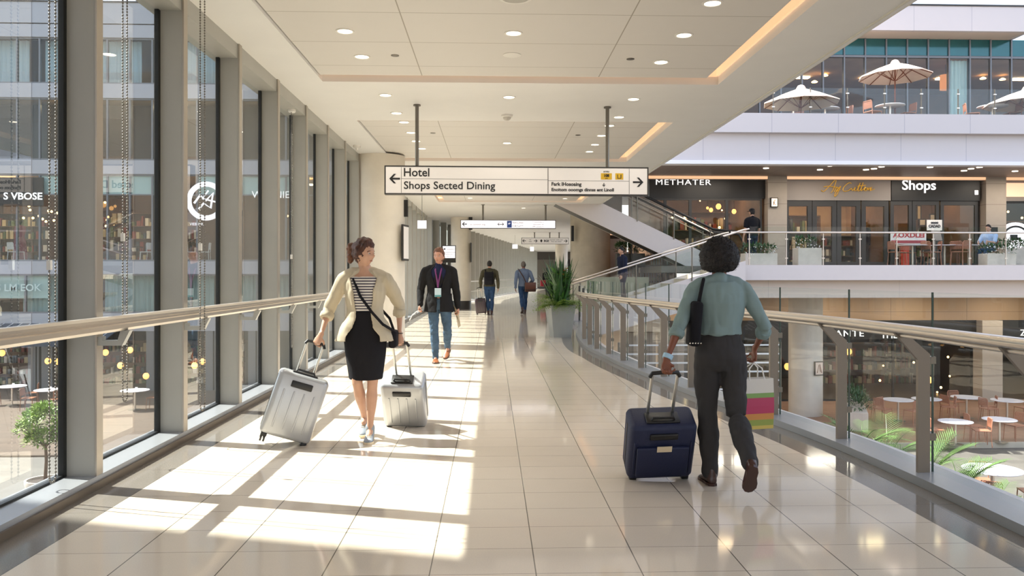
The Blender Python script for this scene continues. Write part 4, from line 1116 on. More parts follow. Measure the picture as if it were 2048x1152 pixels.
def fill_lamp(loc, e, size=.5):  # added area lamp for filling shaded spots
    l = bpy.data.lights.new('fill_lamp', 'AREA'); l.energy = e; l.shape = 'RECTANGLE'; l.size = 1.6; l.size_y = .3; l.color = (1,.88,.74)
    o = bpy.data.objects.new('fill_lamp', l); COL.objects.link(o); o.location = loc
for x in (7.6, 12.6, 16, 19.5):  # strips and lamps added to brighten the shaded deck
    fill_lamp((x, 28.9, .74), 45)
    b = MB(); b.box(-.8,.8,-.15,.15,-.03,0); q = b.build('soffit_light', MT['lamp'], None, None, (x, 28.9, .779)); tag(q, 'added fill strip under the shop terrace, above the lower deck', 'soffit light', 'added fill strips above the lower deck')
for x in (8, 11.5, 15, 18.5): fill_lamp((x, 26.8, 4.88), 35)  # fill added under the upper slab for the terrace
# lower level beyond the bridge, below the staircase
b = MB(); b.box(-3, 5.9, 31.0, 31.3, -3.6, -.46); b.box(5.6, 5.9, 26.5, 31.0, -3.6, .75); tag(b.build('wall_lower', MT['panel_c']), kind='structure')
for i, (px, lab) in enumerate(((1262,'square brown column below the staircase, leftmost'),(1296,'square brown column below the staircase, middle'),(1352,'square brown column below the staircase, rightmost'))):
    p = onY(px, 700, 26.8); o = empty('square_column', (p.x, 26.8, -3.6), label=lab, cat='column'); b = MB(); b.box(-.22,.22,-.22,.22,0,3.1); b.build('shaft', MT['stone'], o); b = MB(); b.box(-.24,.24,-.24,.24,0,.12); b.build('base', MT['dgrey'], o)
p0 = onY(1238, 700, 21.5); p1 = onY(1560, 700, 21.5)
o = empty('ramp_railing', (p0.x, 21.5, -3.6), label='white horizontal bar railing on the lower level below the stairs', cat='railing')
for i in range(6):
    b = MB(); b.box(0, p1.x-p0.x, -.02, .02, 1.9+i*.24, 1.94+i*.24); b.build('rail_bar', MT['white'], o)
for i in range(5):
    x = (p1.x-p0.x)*i/4; b = MB(); b.box(x-.03, x+.03, -.03, .03, 0, 3.2); b.build('post', MT['steel_d'], o)
b = MB(); b.box(0, p1.x-p0.x, .0, .9, 1.5, 1.7); b.build('walkway', MT['whitewall'], o)
for x in (1.5, 4.2): fill_lamp((x, 28.5, -.6), 50)  # fill added to lift the dark wall below the stairs
# ================================================================== FURNITURE AND PLANTS
def make_chair(mseat, label, arms=False):
    o = empty('cafe_chair', (0,0,0), label=label, cat='chair')      # faces +x
    b = MB(); b.rbox((0,0,.45), (.42,.42,.025), .012, n=2); b.build('seat', mseat, o)
    b = MB()
    for k in range(7): b.box(-.215-.012*k/7, -.205-.012*k/7, -.17, .17, .56+k*.032, .575+k*.032)
    for k in range(9): b.box(-.222,-.205,-.17+k*.0425-.004,-.17+k*.0425+.004,.54,.79)
    b.build('backrest', mseat, o)
    b = MB(); b.tube([(-.2,-.2,.46),(-.22,-.2,.76),(-.232,-.17,.8),(-.232,.17,.8),(-.22,.2,.76),(-.2,.2,.46)], .013, 6); b.build('back_frame', mseat, o, 50)
    for sx, sy in ((.19,.19),(.19,-.19),(-.19,.19),(-.19,-.19)):
        b = MB(); b.tube([(sx,sy,.44),(sx*1.14,sy*1.1,0)], .012, 6); b.build('leg', mseat, o, 50)
    return o
def make_table(label, r=.5, h=.73):
    o = empty('cafe_table', (0,0,0), label=label, cat='table')
    b = MB(); b.lathe([(r-.01,h-.025),(r,h-.018),(r,h-.006),(r-.006,h)], n=36); b.build('tabletop', MT['tabletop'], o, 40)
    b = MB(); b.cyl((0,0,.03),(0,0,h-.025),.035,n=14); b.build('pedestal', MT['steel'], o, 40)
    b = MB(); b.lathe([(.24,0),(.24,.012),(.05,.035)], n=24); b.build('base_plate', MT['steel_d'], o, 40)
    return o
C0 = make_chair(MT['orange'], 'x'); CB = make_chair(MT['brown_w'], 'x'); CW = make_chair(MT['white'], 'x'); T0 = make_table('x')
used = set()
def put(src, loc, rz, label, group, scale=None):
    if src.name not in used:
        used.add(src.name)
        if src.name not in KIDS: 
            def walk(q): return [(ch, walk(ch)) for ch in [z for z in bpy.data.objects if z.parent == q]]
            KIDS[src.name] = walk(src)
        src.location = loc; src.rotation_euler = (0,0,rz); src['label'] = label; src['group'] = group
        if scale: src.scale = (scale,)*3
        return src
    return dup(src, loc, rz, label, group, scale)
def table_set(tx, ty, z, angs, tl, chl, group, csrc=None, d=.66, r=1.0):
    put(T0, (tx, ty, z), 0, tl, 'round white cafe tables', r)
    for a, l in zip(angs, chl):
        aa = R(a); x = tx+d*math.cos(aa); y = ty+d*math.sin(aa)
        put(csrc or C0, (x, y, z), aa+math.pi+rnd.uniform(-.15,.15), l, group)
G = 'terracotta chairs on the lower deck'
def TP(px, py, z): p = atz(px, py, z); return p.x, p.y
dz = -3.449; tt = dz+.73
x, y = TP(1911,838,tt); table_set(x, y, dz, (185,-20), 'round white table in front on the deck, left one of the front pair', ('terracotta chair left of the left front deck table','terracotta chair right of the left front deck table'), G, r=.92)
x, y = TP(1999,834,tt); table_set(x, y, dz, (165,20), 'round white table in front on the deck, right one of the front pair', ('terracotta chair left of the right front deck table','terracotta chair right of the right front deck table'), G, r=.92)
x, y = TP(1926,791,tt); table_set(x, y-.2, dz, (190,-30,85), 'round white table behind the left front deck table', ('terracotta chair left of the rear deck table next to the stone pier','terracotta chair in front of the rear deck table next to the stone pier','terracotta chair behind the rear deck table next to the stone pier'), G, r=.98)
x, y = TP(2014,799,tt); table_set(x, y, dz, (185,10), 'round white table behind the right front deck table', ('terracotta chair left of the rear right deck table','terracotta chair right of the rear right deck table'), G, r=.98)
x, y = TP(1796,798,tt); table_set(x, y, dz, (200,-75), 'round white table on the deck seen between the last two posts', ('terracotta chair left of the table between the posts','terracotta chair in front of the table between the posts'), G, r=.98)
x, y = TP(1853,795,tt); table_set(x, y, dz, (-15,), 'round white table on the deck partly behind the nearest post', ('terracotta chair right of the table behind the nearest post',), G, r=.95)
x, y = TP(1700,792,tt); table_set(x+.2, y, dz, (-60,), 'round white table beside the round lower column', ('terracotta chair beside the planter box on the deck',), G, r=.9)
x, y = TP(1985,950,-3.6+.73); table_set(x, y, -3.6, (75,235,-20,150), 'sunlit round white table on the grey paving at lower right', ('sunlit terracotta chair behind the lower right table','sunlit terracotta chair in front of the lower right table','sunlit terracotta chair at the right picture edge','sunlit terracotta chair behind the palm leaves'), 'terracotta chairs around the sunlit table', d=.72, r=1.18)
G = 'tan chairs on the shop terrace'; z = 1.725
for i, (px, ang, tl, cl) in enumerate(((1825,(195,-15,75),'white round table on the shop terrace under the red sign',('tan chair left of the terrace table under the red sign','tan chair right of the terrace table under the red sign','tan chair behind the terrace table under the red sign')),
                          (1889,(200,-70),'white round table in the middle of the shop terrace',('tan chair left of the middle terrace table','tan chair in front of the middle terrace table')),
                          (1937,(-30,215),'white round table of the seated man on the shop terrace',('tan chair the seated man in blue sits on','tan chair left of the seated man')))):
    p = onY(px, 500, 26.2); table_set(p.x, p.y, z, ang, tl, cl, G, r=.95, d=.62)
    if i == 2: SEAT = (p.x+.62*math.cos(R(-30)), p.y+.62*math.sin(R(-30)))
G = 'terracotta chairs on the top terrace'; z = 6.455
for i, (px, ang, tl, cl) in enumerate(((1780,(190,10),'round table under the open cream parasol on the top terrace',('terracotta chair left of the parasol table','terracotta chair right of the parasol table')),
                          (1985,(170,-5),'round table under the right edge parasol on the top terrace',('terracotta chair left of the right edge parasol table','terracotta chair right of the right edge parasol table')),
                          (1600,(60,),'round table behind the low parasol on the top terrace',('terracotta chair behind the low parasol',)),
                          (1665,(0,),'round table on the top terrace between the two parasols',('terracotta chair between the two parasols',)))):
    p = onY(px, 500, 26.6); table_set(p.x, p.y + (.6 if i > 1 else 0), z, ang, tl, cl, G, r=.95)
# left court tables
G = 'brown cafe chairs in the left court'; z = -3.55; tt = z+.73
for i, (px, py, ang, tl, cl) in enumerate(((24,772,(15,190),'round white table at the left picture edge in the lower court',('brown chair right of the leftmost court table','brown chair left of the leftmost court table')),
                          (98,779,(195,-40),'round white table left of the first mullion in the lower court',('brown chair left of the second court table','brown chair right of the second court table')),
                          (270,780,(5,),'round white table in the second window in the lower court',('brown chair right of the court table in the second window',)))):
    x, y = TP(px, py, tt); table_set(x, y, z, ang, tl, cl, G, CB, r=1.0)
    b = MB(); b.lathe([(.03,0),(.04,.07),(.045,.1)], n=12); q = b.build('cup', MT['plastic_w'], None, 50, (x+.05, y, z+.731)); tag(q, 'small white cup on the %s court table' % ('leftmost','second','third')[i], 'cup')
for px, py, lab, rz in ((292,488,'white chair inside the left building, left one of the pair',R(200)),(310,486,'white chair inside the left building, right one of the pair',R(-20)),
                    (385,480,'white chair inside the left building in the third window, left',R(10)),(408,484,'white chair inside the left building in the third window, right',R(190)),(32,492,'pale chair inside the S VBOSE shop',R(60))):
    p = onY(px, 500, 36.0); put(CW, (p.x, p.y, 1.92), rz, lab, 'white chairs inside the left building', 1.15)
b = MB(); p = onY(262, 500, 36.1); o = empty('side_table', (p.x, 36.1, 1.92), label='black square table inside the left building beside the white chairs', cat='table')
b.box(-.4,.4,-.3,.3,.72,.76); b.build('tabletop', MT['black'], o)
for sx in (-.37,.37):
    for sy in (-.27,.27):
        b = MB(); b.box(sx-.015,sx+.015,sy-.015,sy+.015,0,.72); b.build('leg', MT['black'], o)
# mannequin-like display in the left shop
p = onY(40, 480, 36.6)
o = empty('dressed_mannequin', (p.x, 36.6, 1.92), label='mannequin in a magenta coat in the S VBOSE shop window', cat='mannequin')
b = MB(); b.lathe([(.3,.2),(.26,.9),(.17,1.25),(.24,1.5),(.2,1.68),(.06,1.74)], n=20); b.build('coat', mat('magenta coat','#7c2c4a',.7), o, 60)
b = MB(); b.ell((0,0,1.9),(.09,.1,.13)); b.cyl((0,0,1.7),(0,0,1.82),.045); b.build('head', MT['black'], o, 60); b = MB(); b.cyl((0,0,0),(0,0,.3),.03); b.lathe([(.18,0),(.18,.02)]); b.build('stand', MT['black'], o)
# terrace extras
x, y = bx(1817,26.9), 26.9
o = empty('menu_board', (x, y, 1.725), label='red and white notice board behind the terrace tables', cat='notice board')
b = MB(); b.box(-.62,.62,0,.03,.75,1.18); b.build('board', MT['plastic_w'], o); b = MB(); b.box(-.5,-.46,0,.03,0,.75); b.box(.46,.5,0,.03,0,.75); b.build('leg', MT['dgrey'], o)
text('AOXDLEI', .22, (0,-.006,1.05), mat('red lettering','#b0383a',.5), o, width=1.1, bold=.008); b = MB(); b.box(-.6,.6,-.006,0,.78,.88); b.build('red_band', mat('red band','#a8444a',.5), o)
p = onY(1810, 455, 27.6); b = MB(); b.box(-.1,.1,-.1,.1,-.45,.3); q = b.build('red_stand', mat('red display','#d04a38',.5), None, None, (p.x, p.y, 2.18)); tag(q, 'small red display stand behind the notice board', 'display stand')
p = onY(1869, 462, 27.4)
o = empty('counter_sign', (p.x, p.y, 1.725), label='white lettered placard on a grey stand behind the middle terrace table', cat='placard')
b = MB(); b.box(-.27,.27,0,.02,1.25,1.62); b.build('placard', MT['plastic_w'], o); b = MB(); b.prism([(-.12,1.25),(.2,1.25),(.28,.9),(-.02,.9)], (0,0,0),(1,0,0),(0,0,1),(0,.02,0)); b.box(-.03,.03,0,.02,0,.95); b.build('stand', MT['signgrey'], o); text('oooo\nCADAD', .13, (0,-.005,1.46), MT['sign_k'], o, width=.42, bold=.006)

# foliage -----------------------------------------------------------------
def leaf(mb, base, d, L, w, droop=.3, up=V((0,0,1)), seg=4, fold=.15):
    """strap leaf: a thin curved blade with a fold, thick enough to be solid"""
    d = V(d).normalized(); s = d.cross(up)
    s = s.normalized() if s.length > 1e-3 else V((1,0,0))
    L1 = []; C1 = []; R1 = []; p = V(base); dd = d.copy()
    for i in range(seg+1):
        t = i/seg; ww = w*math.sin(math.pi*min(1, .12+.88*t)**.8) if i < seg else .0005
        nrm = s.cross(dd).normalized()
        L1.append(p - s*ww/2 + nrm*ww*fold); C1.append(p.copy()); R1.append(p + s*ww/2 + nrm*ww*fold)
        dd = (dd + V((0,0,-droop/seg))).normalized(); p = p + dd*L/seg
    vs = L1 + C1 + R1; n = seg+1; fs = []
    for i in range(seg): fs += [(i, n+i, n+i+1, i+1), (n+i, 2*n+i, 2*n+i+1, n+i+1)]
    mb.add(vs, fs)
def clump(mb, c, r, n, L, w, up=.2, squash=1):
    for i in range(n):
        a = rnd.uniform(0, 2*math.pi); ph = rnd.uniform(-.4, 1.3)
        q = V((math.cos(a)*math.cos(ph), math.sin(a)*math.cos(ph), math.sin(ph)*squash))
        rr = rnd.uniform(.45, 1)**.6
        p = V(c) + V((q.x*r[0]*rr, q.y*r[1]*rr, q.z*r[2]*rr))
        d = (q + V((rnd.uniform(-.6,.6), rnd.uniform(-.6,.6), rnd.uniform(-.3,.8)+up))).normalized()
        leaf(mb, p, d, L*rnd.uniform(.6,1.3), w, rnd.uniform(0,.8), seg=2)
# the tall planters on the bridge
def tall_planter(loc, s, h, label):
    o = empty('potted_plant', loc, R(8), label=label, cat='potted plant')
    b = MB(); w1, w0 = .285*s, .205*s
    mk = lambda w, z: [V((-w,-w,z)),V((w,-w,z)),V((w,w,z)),V((-w,w,z))]
    b.loft([mk(w0,0), mk(w1,h), mk(w1-.03,h), mk(w1-.035,h-.05)], cap=True); b.build('pot', MT['planterg'], o)
    b = MB(); b.add([(-w1+.035,-w1+.035,h-.045),(w1-.035,-w1+.035,h-.045),(w1-.035,w1-.035,h-.045),(-w1+.035,w1-.035,h-.045)], [(0,1,2,3)]); b.box(-w1+.05,w1-.05,-w1+.05,w1-.05,h-.08,h-.04); b.build('soil', MT['soil'], o)
    b = MB()
    for i in range(95):
        a = rnd.uniform(0, 6.28); t = rnd.uniform(.0,.55)**1.2; L = rnd.uniform(.6,1.3)
        st = V((rnd.uniform(-.14,.14), rnd.uniform(-.14,.14), h-.06))
        leaf(b, st, (math.cos(a)*t, math.sin(a)*t, 1), L, rnd.uniform(.05,.10), rnd.uniform(.05,.7)*t*2, seg=6)
    b.build('lance_leaves', MT['leaf_d'], o)
    b = MB()
    for i in range(110):
        a = rnd.uniform(0, 6.28); z = rnd.uniform(.15,.75)
        st = V((math.cos(a)*.08, math.sin(a)*.08, h-.05+z)); leaf(b, st, (math.cos(a)*.7, math.sin(a)*.7, rnd.uniform(.3,1.2)), rnd.uniform(.22,.42), .055, .6, seg=4)
    b.build('side_leaves', MT['leaf'], o)
    b = MB()
    for i in range(190):
        a = rnd.uniform(0, 6.28); st = V((math.cos(a)*.15, math.sin(a)*.15, h-.02)); d0 = V((math.cos(a), math.sin(a), rnd.uniform(.2,1.1))).normalized(); L = rnd.uniform(.32,.58)
        pth = []; p = st.copy(); d = d0.copy()
        for k in range(7):
            pth.append(p.copy()); d = (d+V((0,0,-.13))).normalized(); p += d*L/7
            if k:
                sd = d.cross(V((0,0,1))).normalized()
                for q in (-1,1): leaf(b, p, (sd*q + d*.5), .10*(1-k/9), .026, .2, seg=2)
    b.build('fern_leaves', MT['leaf_l'], o)
    b = MB()
    for i in range(6):
        p = V((rnd.uniform(-.15,.1), rnd.uniform(-.25,0), h+rnd.uniform(.5,.85))); 
        for k in range(5): leaf(b, p, (math.cos(k*1.3), math.sin(k*1.3), .6), .06, .025, .3, seg=2)
    b.build('orange_flowers', mat('orange flowers','#d98a3c',.5), o)
    b = MB()
    for i in range(9):
        a = rnd.uniform(0,6.28); b.tube([(0,0,h-.05),(math.cos(a)*.12,math.sin(a)*.12,h+.35),(math.cos(a)*.2,math.sin(a)*.2,h+.7)], .008, 5)
    b.build('stem', MT['leaf_d'], o)
    return o
tall_planter((1.57, 18.3, .0), 1.0, .73, 'tall tapered grey planter with strap leaves and ferns on the bridge')
p = atz(1108, 645, 0); tall_planter((p.x+.05, p.y, 0), 1.05, .73, 'second tapered planter, mostly hidden behind the first one')
# terrace flower boxes
def flower_box(px0, px1, Y, z, h, label, ph=.33, pink=0):
    x0, x1 = bx(px0, Y), bx(px1, Y); w = x1-x0
    o = empty('flower_box', ((x0+x1)/2, Y+.28, z), label=label, cat='planter box')
    b = MB(); b.rbox((0,0,h/2), (w,.5,h), .02, n=2); b.build('box', MT['planterc'], o)
    b = MB()
    for k in range(int(w/.11)): clump(b, (-w/2+.06+k*.11, rnd.uniform(-.12,.12), h+ph*.3), (.16,.2,ph*.6), 26, .12, .05)
    b.build('foliage', MT['leaf_d'], o)
    b = MB()
    for k in range(28): b.ell((rnd.uniform(-w/2-.05,w/2+.05), rnd.uniform(-.3,-.05), h+rnd.uniform(-.08,ph*.7)), .018, nu=6, nv=4)
    b.build('blossoms', MT['flower_p'] if pink else MT['flower'], o)
    return o
YB2 = YF+.25
flower_box(1491,1556,YB2,1.725,.38,'low pale flower box at the left end of the shop terrace')
flower_box(1597,1645,YB2,1.725,.55,'taller pale flower box on the shop terrace under the script sign',.4)
flower_box(1976,2034,YB2,1.725,.38,'pale flower box with white flowers at the right of the shop terrace',.34)
flower_box(2010,2075,YB2+1.3,1.725,.6,'rear pale flower box at the right picture edge',.34,1)
# planter trough on the deck
x, y = TP(1745, 860, -3.45)
o = empty('deck_planter', (x, y+1.2, -3.449), R(-22), label='long grey trough with dark shrubs on the lower deck behind the palms', cat='planter box')
b = MB(); b.rbox((0,0,.3), (.6,3.2,.6), .03); b.build('trough', MT['planterc'], o)
b = MB()
for k in range(12): clump(b, (rnd.uniform(-.15,.15), -1.4+k*.25, .75), (.3,.25,.3), 60, .16, .05)
b.build('foliage', MT['leaf_d'], o)
o = empty('round_stool', tuple(atz(1672, 905, -3.6))[:2] + (-3.6,), label='black drum side table with pale wooden top behind the posts', cat='side table')
b = MB(); b.lathe([(.28,0),(.32,.5)], n=24); b.build('drum', MT['black'], o, 40); b = MB(); b.lathe([(.34,.5),(.34,.54)], n=24); b.build('top', mat('pale wood','#d8b48c',.5), o, 40)
# palms
def palm(loc, label, trunk=.5, n=13, L=1.2, s=1):
    o = empty('palm', loc, label=label, cat='palm', group='palms beside the bridge')
    b = MB(); b.tube([(0,0,0),(.03,0,trunk*.5),(0,0,trunk)], [.09*s,.08*s,.07*s], 10); b.build('trunk', MT['bark'], o, 50)
    for i in range(n):
        a = i*2.4+rnd.uniform(-.2,.2); el = rnd.uniform(.45,1.25); d = V((math.cos(a)*math.cos(el), math.sin(a)*math.cos(el), math.sin(el)))
        p = V((0,0,trunk)); pts = []; dd = d.copy(); l = L*rnd.uniform(.75,1.1)
        for k in range(13): pts.append(p.copy()); dd = (dd+V((0,0,-.085))).normalized(); p = p+dd*l/12
        b = MB(); b.tube(pts, [.012*(1-k/14)+.002 for k in range(13)], 5)
        for k in range(3, 13):
            t = (pts[k]-pts[k-1]).normalized(); sd = t.cross(V((0,0,1))).normalized(); f = math.sin(math.pi*(k-1)/13)
            for h in (0,.5):
                pp = pts[k-1].lerp(pts[k], h)
                for q in (-1,1): leaf(b, pp, sd*q*.9 + t*.75 + V((0,0,.25)), l*.36*f+.06, .019, .35, seg=3)
        b.build('frond', MT['palm'], o)
    return o
for i, (px, py, d, tr, L, lab) in enumerate(((1722,905,19.5,1.0,1.25,'palm behind the fourth post with upright fronds'),(1775,925,19,.7,1.35,'palm in the middle with fronds spread in the sunlight'),
        (1850,965,16.8,.8,1.3,'palm right behind the nearest post'),(1920,990,15.8,.5,1.1,'low palm beside the sunlit table'),(1700,960,18.0,.3,.9,'small low palm behind the base rail'),(1985,1035,14.6,.2,.7,'small low palm nearest to the bridge edge'))):
    p = at(px, py, d); palm((p.x, p.y, -3.6), lab, max(.4, p.z+3.6), 13, L)
# tree in a pot in the left court
p = atz(90, 1003, -3.6)
o = empty('potted_tree', (p.x, p.y, -3.6), label='small round-headed tree in a pale pot in the left court', cat='potted tree')
b = MB(); b.lathe([(.3,0),(.4,.42),(.4,.5),(.36,.5),(.35,.44)], n=28); b.build('pot', MT['planterc'], o, 40); b = MB(); b.lathe([(.35,.43),(.34,.46)], n=20); b.build('soil', MT['soil'], o)
b = MB(); b.tube([(0,0,.4),(.03,0,.9),(0,.02,1.3)], [.04,.035,.03], 8)
for k in range(8):
    a = k*.8; b.tube([(0,.02,1.2),(math.cos(a)*.3,math.sin(a)*.3,1.5),(math.cos(a)*.5,math.sin(a)*.5,1.7)], [.02,.012,.006], 5)
b.build('trunk', MT['bark'], o, 50)
b = MB()
for k in range(64):
    a = rnd.uniform(0,6.28); ph = rnd.uniform(-1,1.5); q = (math.cos(a)*math.cos(ph)*.42, math.sin(a)*math.cos(ph)*.42, 1.62+math.sin(ph)*.4); clump(b, q, (.17,.17,.17), 44, .09, .045)
b.build('crown', MT['leaf_l'], o)
# hedge beyond the stairs
o = empty('hedge', (5.0, 28.9, 2.1), label='dark leafy hedge above the slatted screen beyond the stairs', cat='hedge')
b = MB()
for k in range(16): clump(b, (-.45+k*.06+rnd.uniform(-.1,.1), rnd.uniform(-.1,.1), .25), (.2,.2,.25), 30, .12, .05)
b.build('foliage', MT['leaf_d'], o); b = MB(); b.box(-.5,.52,-.2,.2,-.4,.1); b.box(-.45,-.38,-.1,.1,-2.1,-.4); b.box(.4,.47,-.1,.1,-2.1,-.4); b.build('trough', MT['dgrey'], o)
# parasols
def parasol(loc, h, r, drop, label, n=10):
    o = empty('parasol', loc, label=label, cat='parasol', group='cream parasols on the top terrace')
    b = MB(); ring = lambda rr, z, zz: [V((math.cos(2*math.pi*k/n)*rr, math.sin(2*math.pi*k/n)*rr, z)) for k in range(n)]
    b.loft([ring(.06,h,0), ring(r*.5,h-drop*.42,0), ring(r,h-drop,0), ring(r,h-drop-.03,0), ring(r*.5,h-drop*.42-.02,0), ring(.05,h-.03,0)], cap=False); b.build('canopy', MT['canvas'], o)
    b = MB(); b.lathe([(.16,h-.02),(.1,h+.08),(.02,h+.11)], n=n); b.build('vent_cap', MT['canvas'], o)
    b = MB(); b.cyl((0,0,.05),(0,0,h-.02),.022,n=10); b.build('pole', MT['wood'], o, 50)
    for k in range(n):
        a = 2*math.pi*k/n; c, s = math.cos(a), math.sin(a)
        b = MB(); b.tube([(c*.05,s*.05,h-.06),(c*r*.5,s*r*.5,h-drop*.42-.045),(c*r*.98,s*r*.98,h-drop-.045)], .012, 4); q = b.build('rib', MT['wood'], o)
        b = MB(); b.tube([(c*.04,s*.04,h-drop-.15),(c*r*.5,s*r*.5,h-drop*.42-.06)], .01, 4); b.build('strut', MT['wood'], q)
    b = MB(); b.lathe([(.26,0),(.26,.05),(.05,.08)], n=20); b.build('base', MT['dgrey'], o, 40)
p = onY(1790, 200, 26.9); parasol((p.x, p.y, 6.455), 2.22, 1.17, .46, 'open cream parasol with a tall wooden pole on the top terrace')
p = onY(1602, 200, 25.6); parasol((p.x, p.y, 6.455), 1.02, 1.2, .48, 'low open cream parasol at the left of the top terrace')
p = onY(2048, 200, 25.9); parasol((p.x+.1, p.y, 6.455), 1.12, 1.3, .48, 'low cream parasol cut by the right picture edge')
# unseen block added to keep the sun off the near end of the bridge
b = MB(); b.box(-34, -12, -30, 7.6, -3.6, 17); tag(b.build('sun_block', MT['panel_c']), kind='structure')

# planting and terraces behind the viewpoint, seen in the shop windows' reflections
b = MB()
for k in range(90):
    a = rnd.uniform(0,6.28); ph = rnd.uniform(-.8,1.5); q = (math.cos(a)*math.cos(ph)*1.9, math.sin(a)*math.cos(ph)*1.9, 5.2+math.sin(ph)*1.7); clump(b, q, (.6,.6,.5), 26, .34, .2)
crown = b.mesh('crown', [MT['leaf_d']]); b = MB(); b.tube([(0,0,0),(.1,0,1.8),(0,.1,4.4)], [.17,.14,.09], 10); tr_ = b.mesh('trunk', [MT['bark']])
for i, (x, y) in enumerate(((13,1),(19,-3),(26,2),(33,-2))):
    o = empty('courtyard_tree', (x, y, -3.6), i, label='courtyard tree right of the bridge, %s from it' % ('nearest','second','third','farthest')[i], cat='tree', group='courtyard trees')
    for n_, me in (('crown', crown), ('trunk', tr_)):
        q = bpy.data.objects.new(n_, me); COL.objects.link(q); q.parent = o; q.scale = (1,1,1.15)
b = MB(); b.box(9, 44, -26, -16, -3.6, 1.2); b.box(9, 44, -25, -16.6, 1.2, 4.6); b.box(9, 44, -26, -15.6, 4.6, 6.2); b.box(9,44,-26,-17,6.2,9.5); tag(b.build('wall_rear', MT['panel_c']), kind='structure')
# ================================================================== PEOPLE AND LUGGAGE
MT['skin'] = mat('light skin', '#c0957c', .5, var=.05, vscale=12)
MT['skin_r'] = mat('ruddy skin', '#bd8a72', .5, var=.05, vscale=12)
MT['skin_d'] = mat('brown skin', '#7a4630', .5, var=.05, vscale=12)
MT['hair_b'] = mat('auburn brown hair', '#4a2717', .55, var=.5, vscale=30, bmp=.6, bscale=90)
MT['hair_l'] = mat('copper brown hair', '#6b432c', .55, var=.4, vscale=30, bmp=.6, bscale=90)
MT['hair_k'] = mat('black brown hair', '#160f0d', .7, var=.5, vscale=25, bmp=.8, bscale=120)
MT['hair_g'] = mat('greying hair', '#5c544e', .7, var=.3, vscale=30)
MT['eye_w'] = mat('eye white', '#b9aca2', .35); MT['eye_i'] = mat('eye iris', '#2a1c14', .2); MT['lip'] = mat('lips', '#a65a4c', .5)
def cloth(name, col, rough=.85, **k): return mat(name, col, rough, spec=.2, bmp=.06, bscale=420, **k)
MT['linen'] = cloth('cream linen', '#bfb39c', var=.04); MT['blackcloth'] = cloth('black cloth', '#1b1a1e'); MT['blazer'] = cloth('black blazer', '#1d1c1d')
MT['navyshirt'] = cloth('navy shirt', '#1f2440'); MT['jeans'] = cloth('blue denim', '#44586c', var=.25, vscale=7); MT['jeans_d'] = cloth('dark denim', '#2b4160', var=.2, vscale=7)
MT['leather'] = mat('tan leather', '#8a5230', .4, var=.12); MT['leather_d'] = mat('dark brown leather', '#3c211a', .3)
MT['teal_shirt'] = cloth('grey teal shirt', '#7e9190', var=.05); MT['char'] = cloth('charcoal trousers', '#3a3838', var=.06)
MT['olive'] = cloth('olive jacket', '#4a4636', var=.12); MT['bluegrey'] = cloth('blue grey shirt', '#66748c', var=.06)
MT['navysuit'] = cloth('navy suit', '#20263a'); MT['lblue'] = cloth('light blue shirt', '#a8bfe0'); MT['sneaker'] = mat('grey sneaker', '#8d949c', .6, var=.1, vscale=20); MT['sole'] = mat('pale sole', '#d9c7a8', .6)
def stripe_mat():
    m, nt, out = nodes('striped jersey'); b = bsdf(nt, out, (1,1,1,1), .85, spec=.2)
    sep = nt.nodes.new('ShaderNodeSeparateXYZ'); nt.links.new(coords(nt), sep.inputs[0])
    j = M_(nt, 'LESS_THAN', M_(nt, 'FRACT', M_(nt, 'DIVIDE', sep.outputs[2], .0235)), .45)
    nt.links.new(mixc(nt, j, hexc('#ded8d0'), hexc('#4a4450')), b.inputs['Base Color']); return m
MT['stripes'] = stripe_mat()

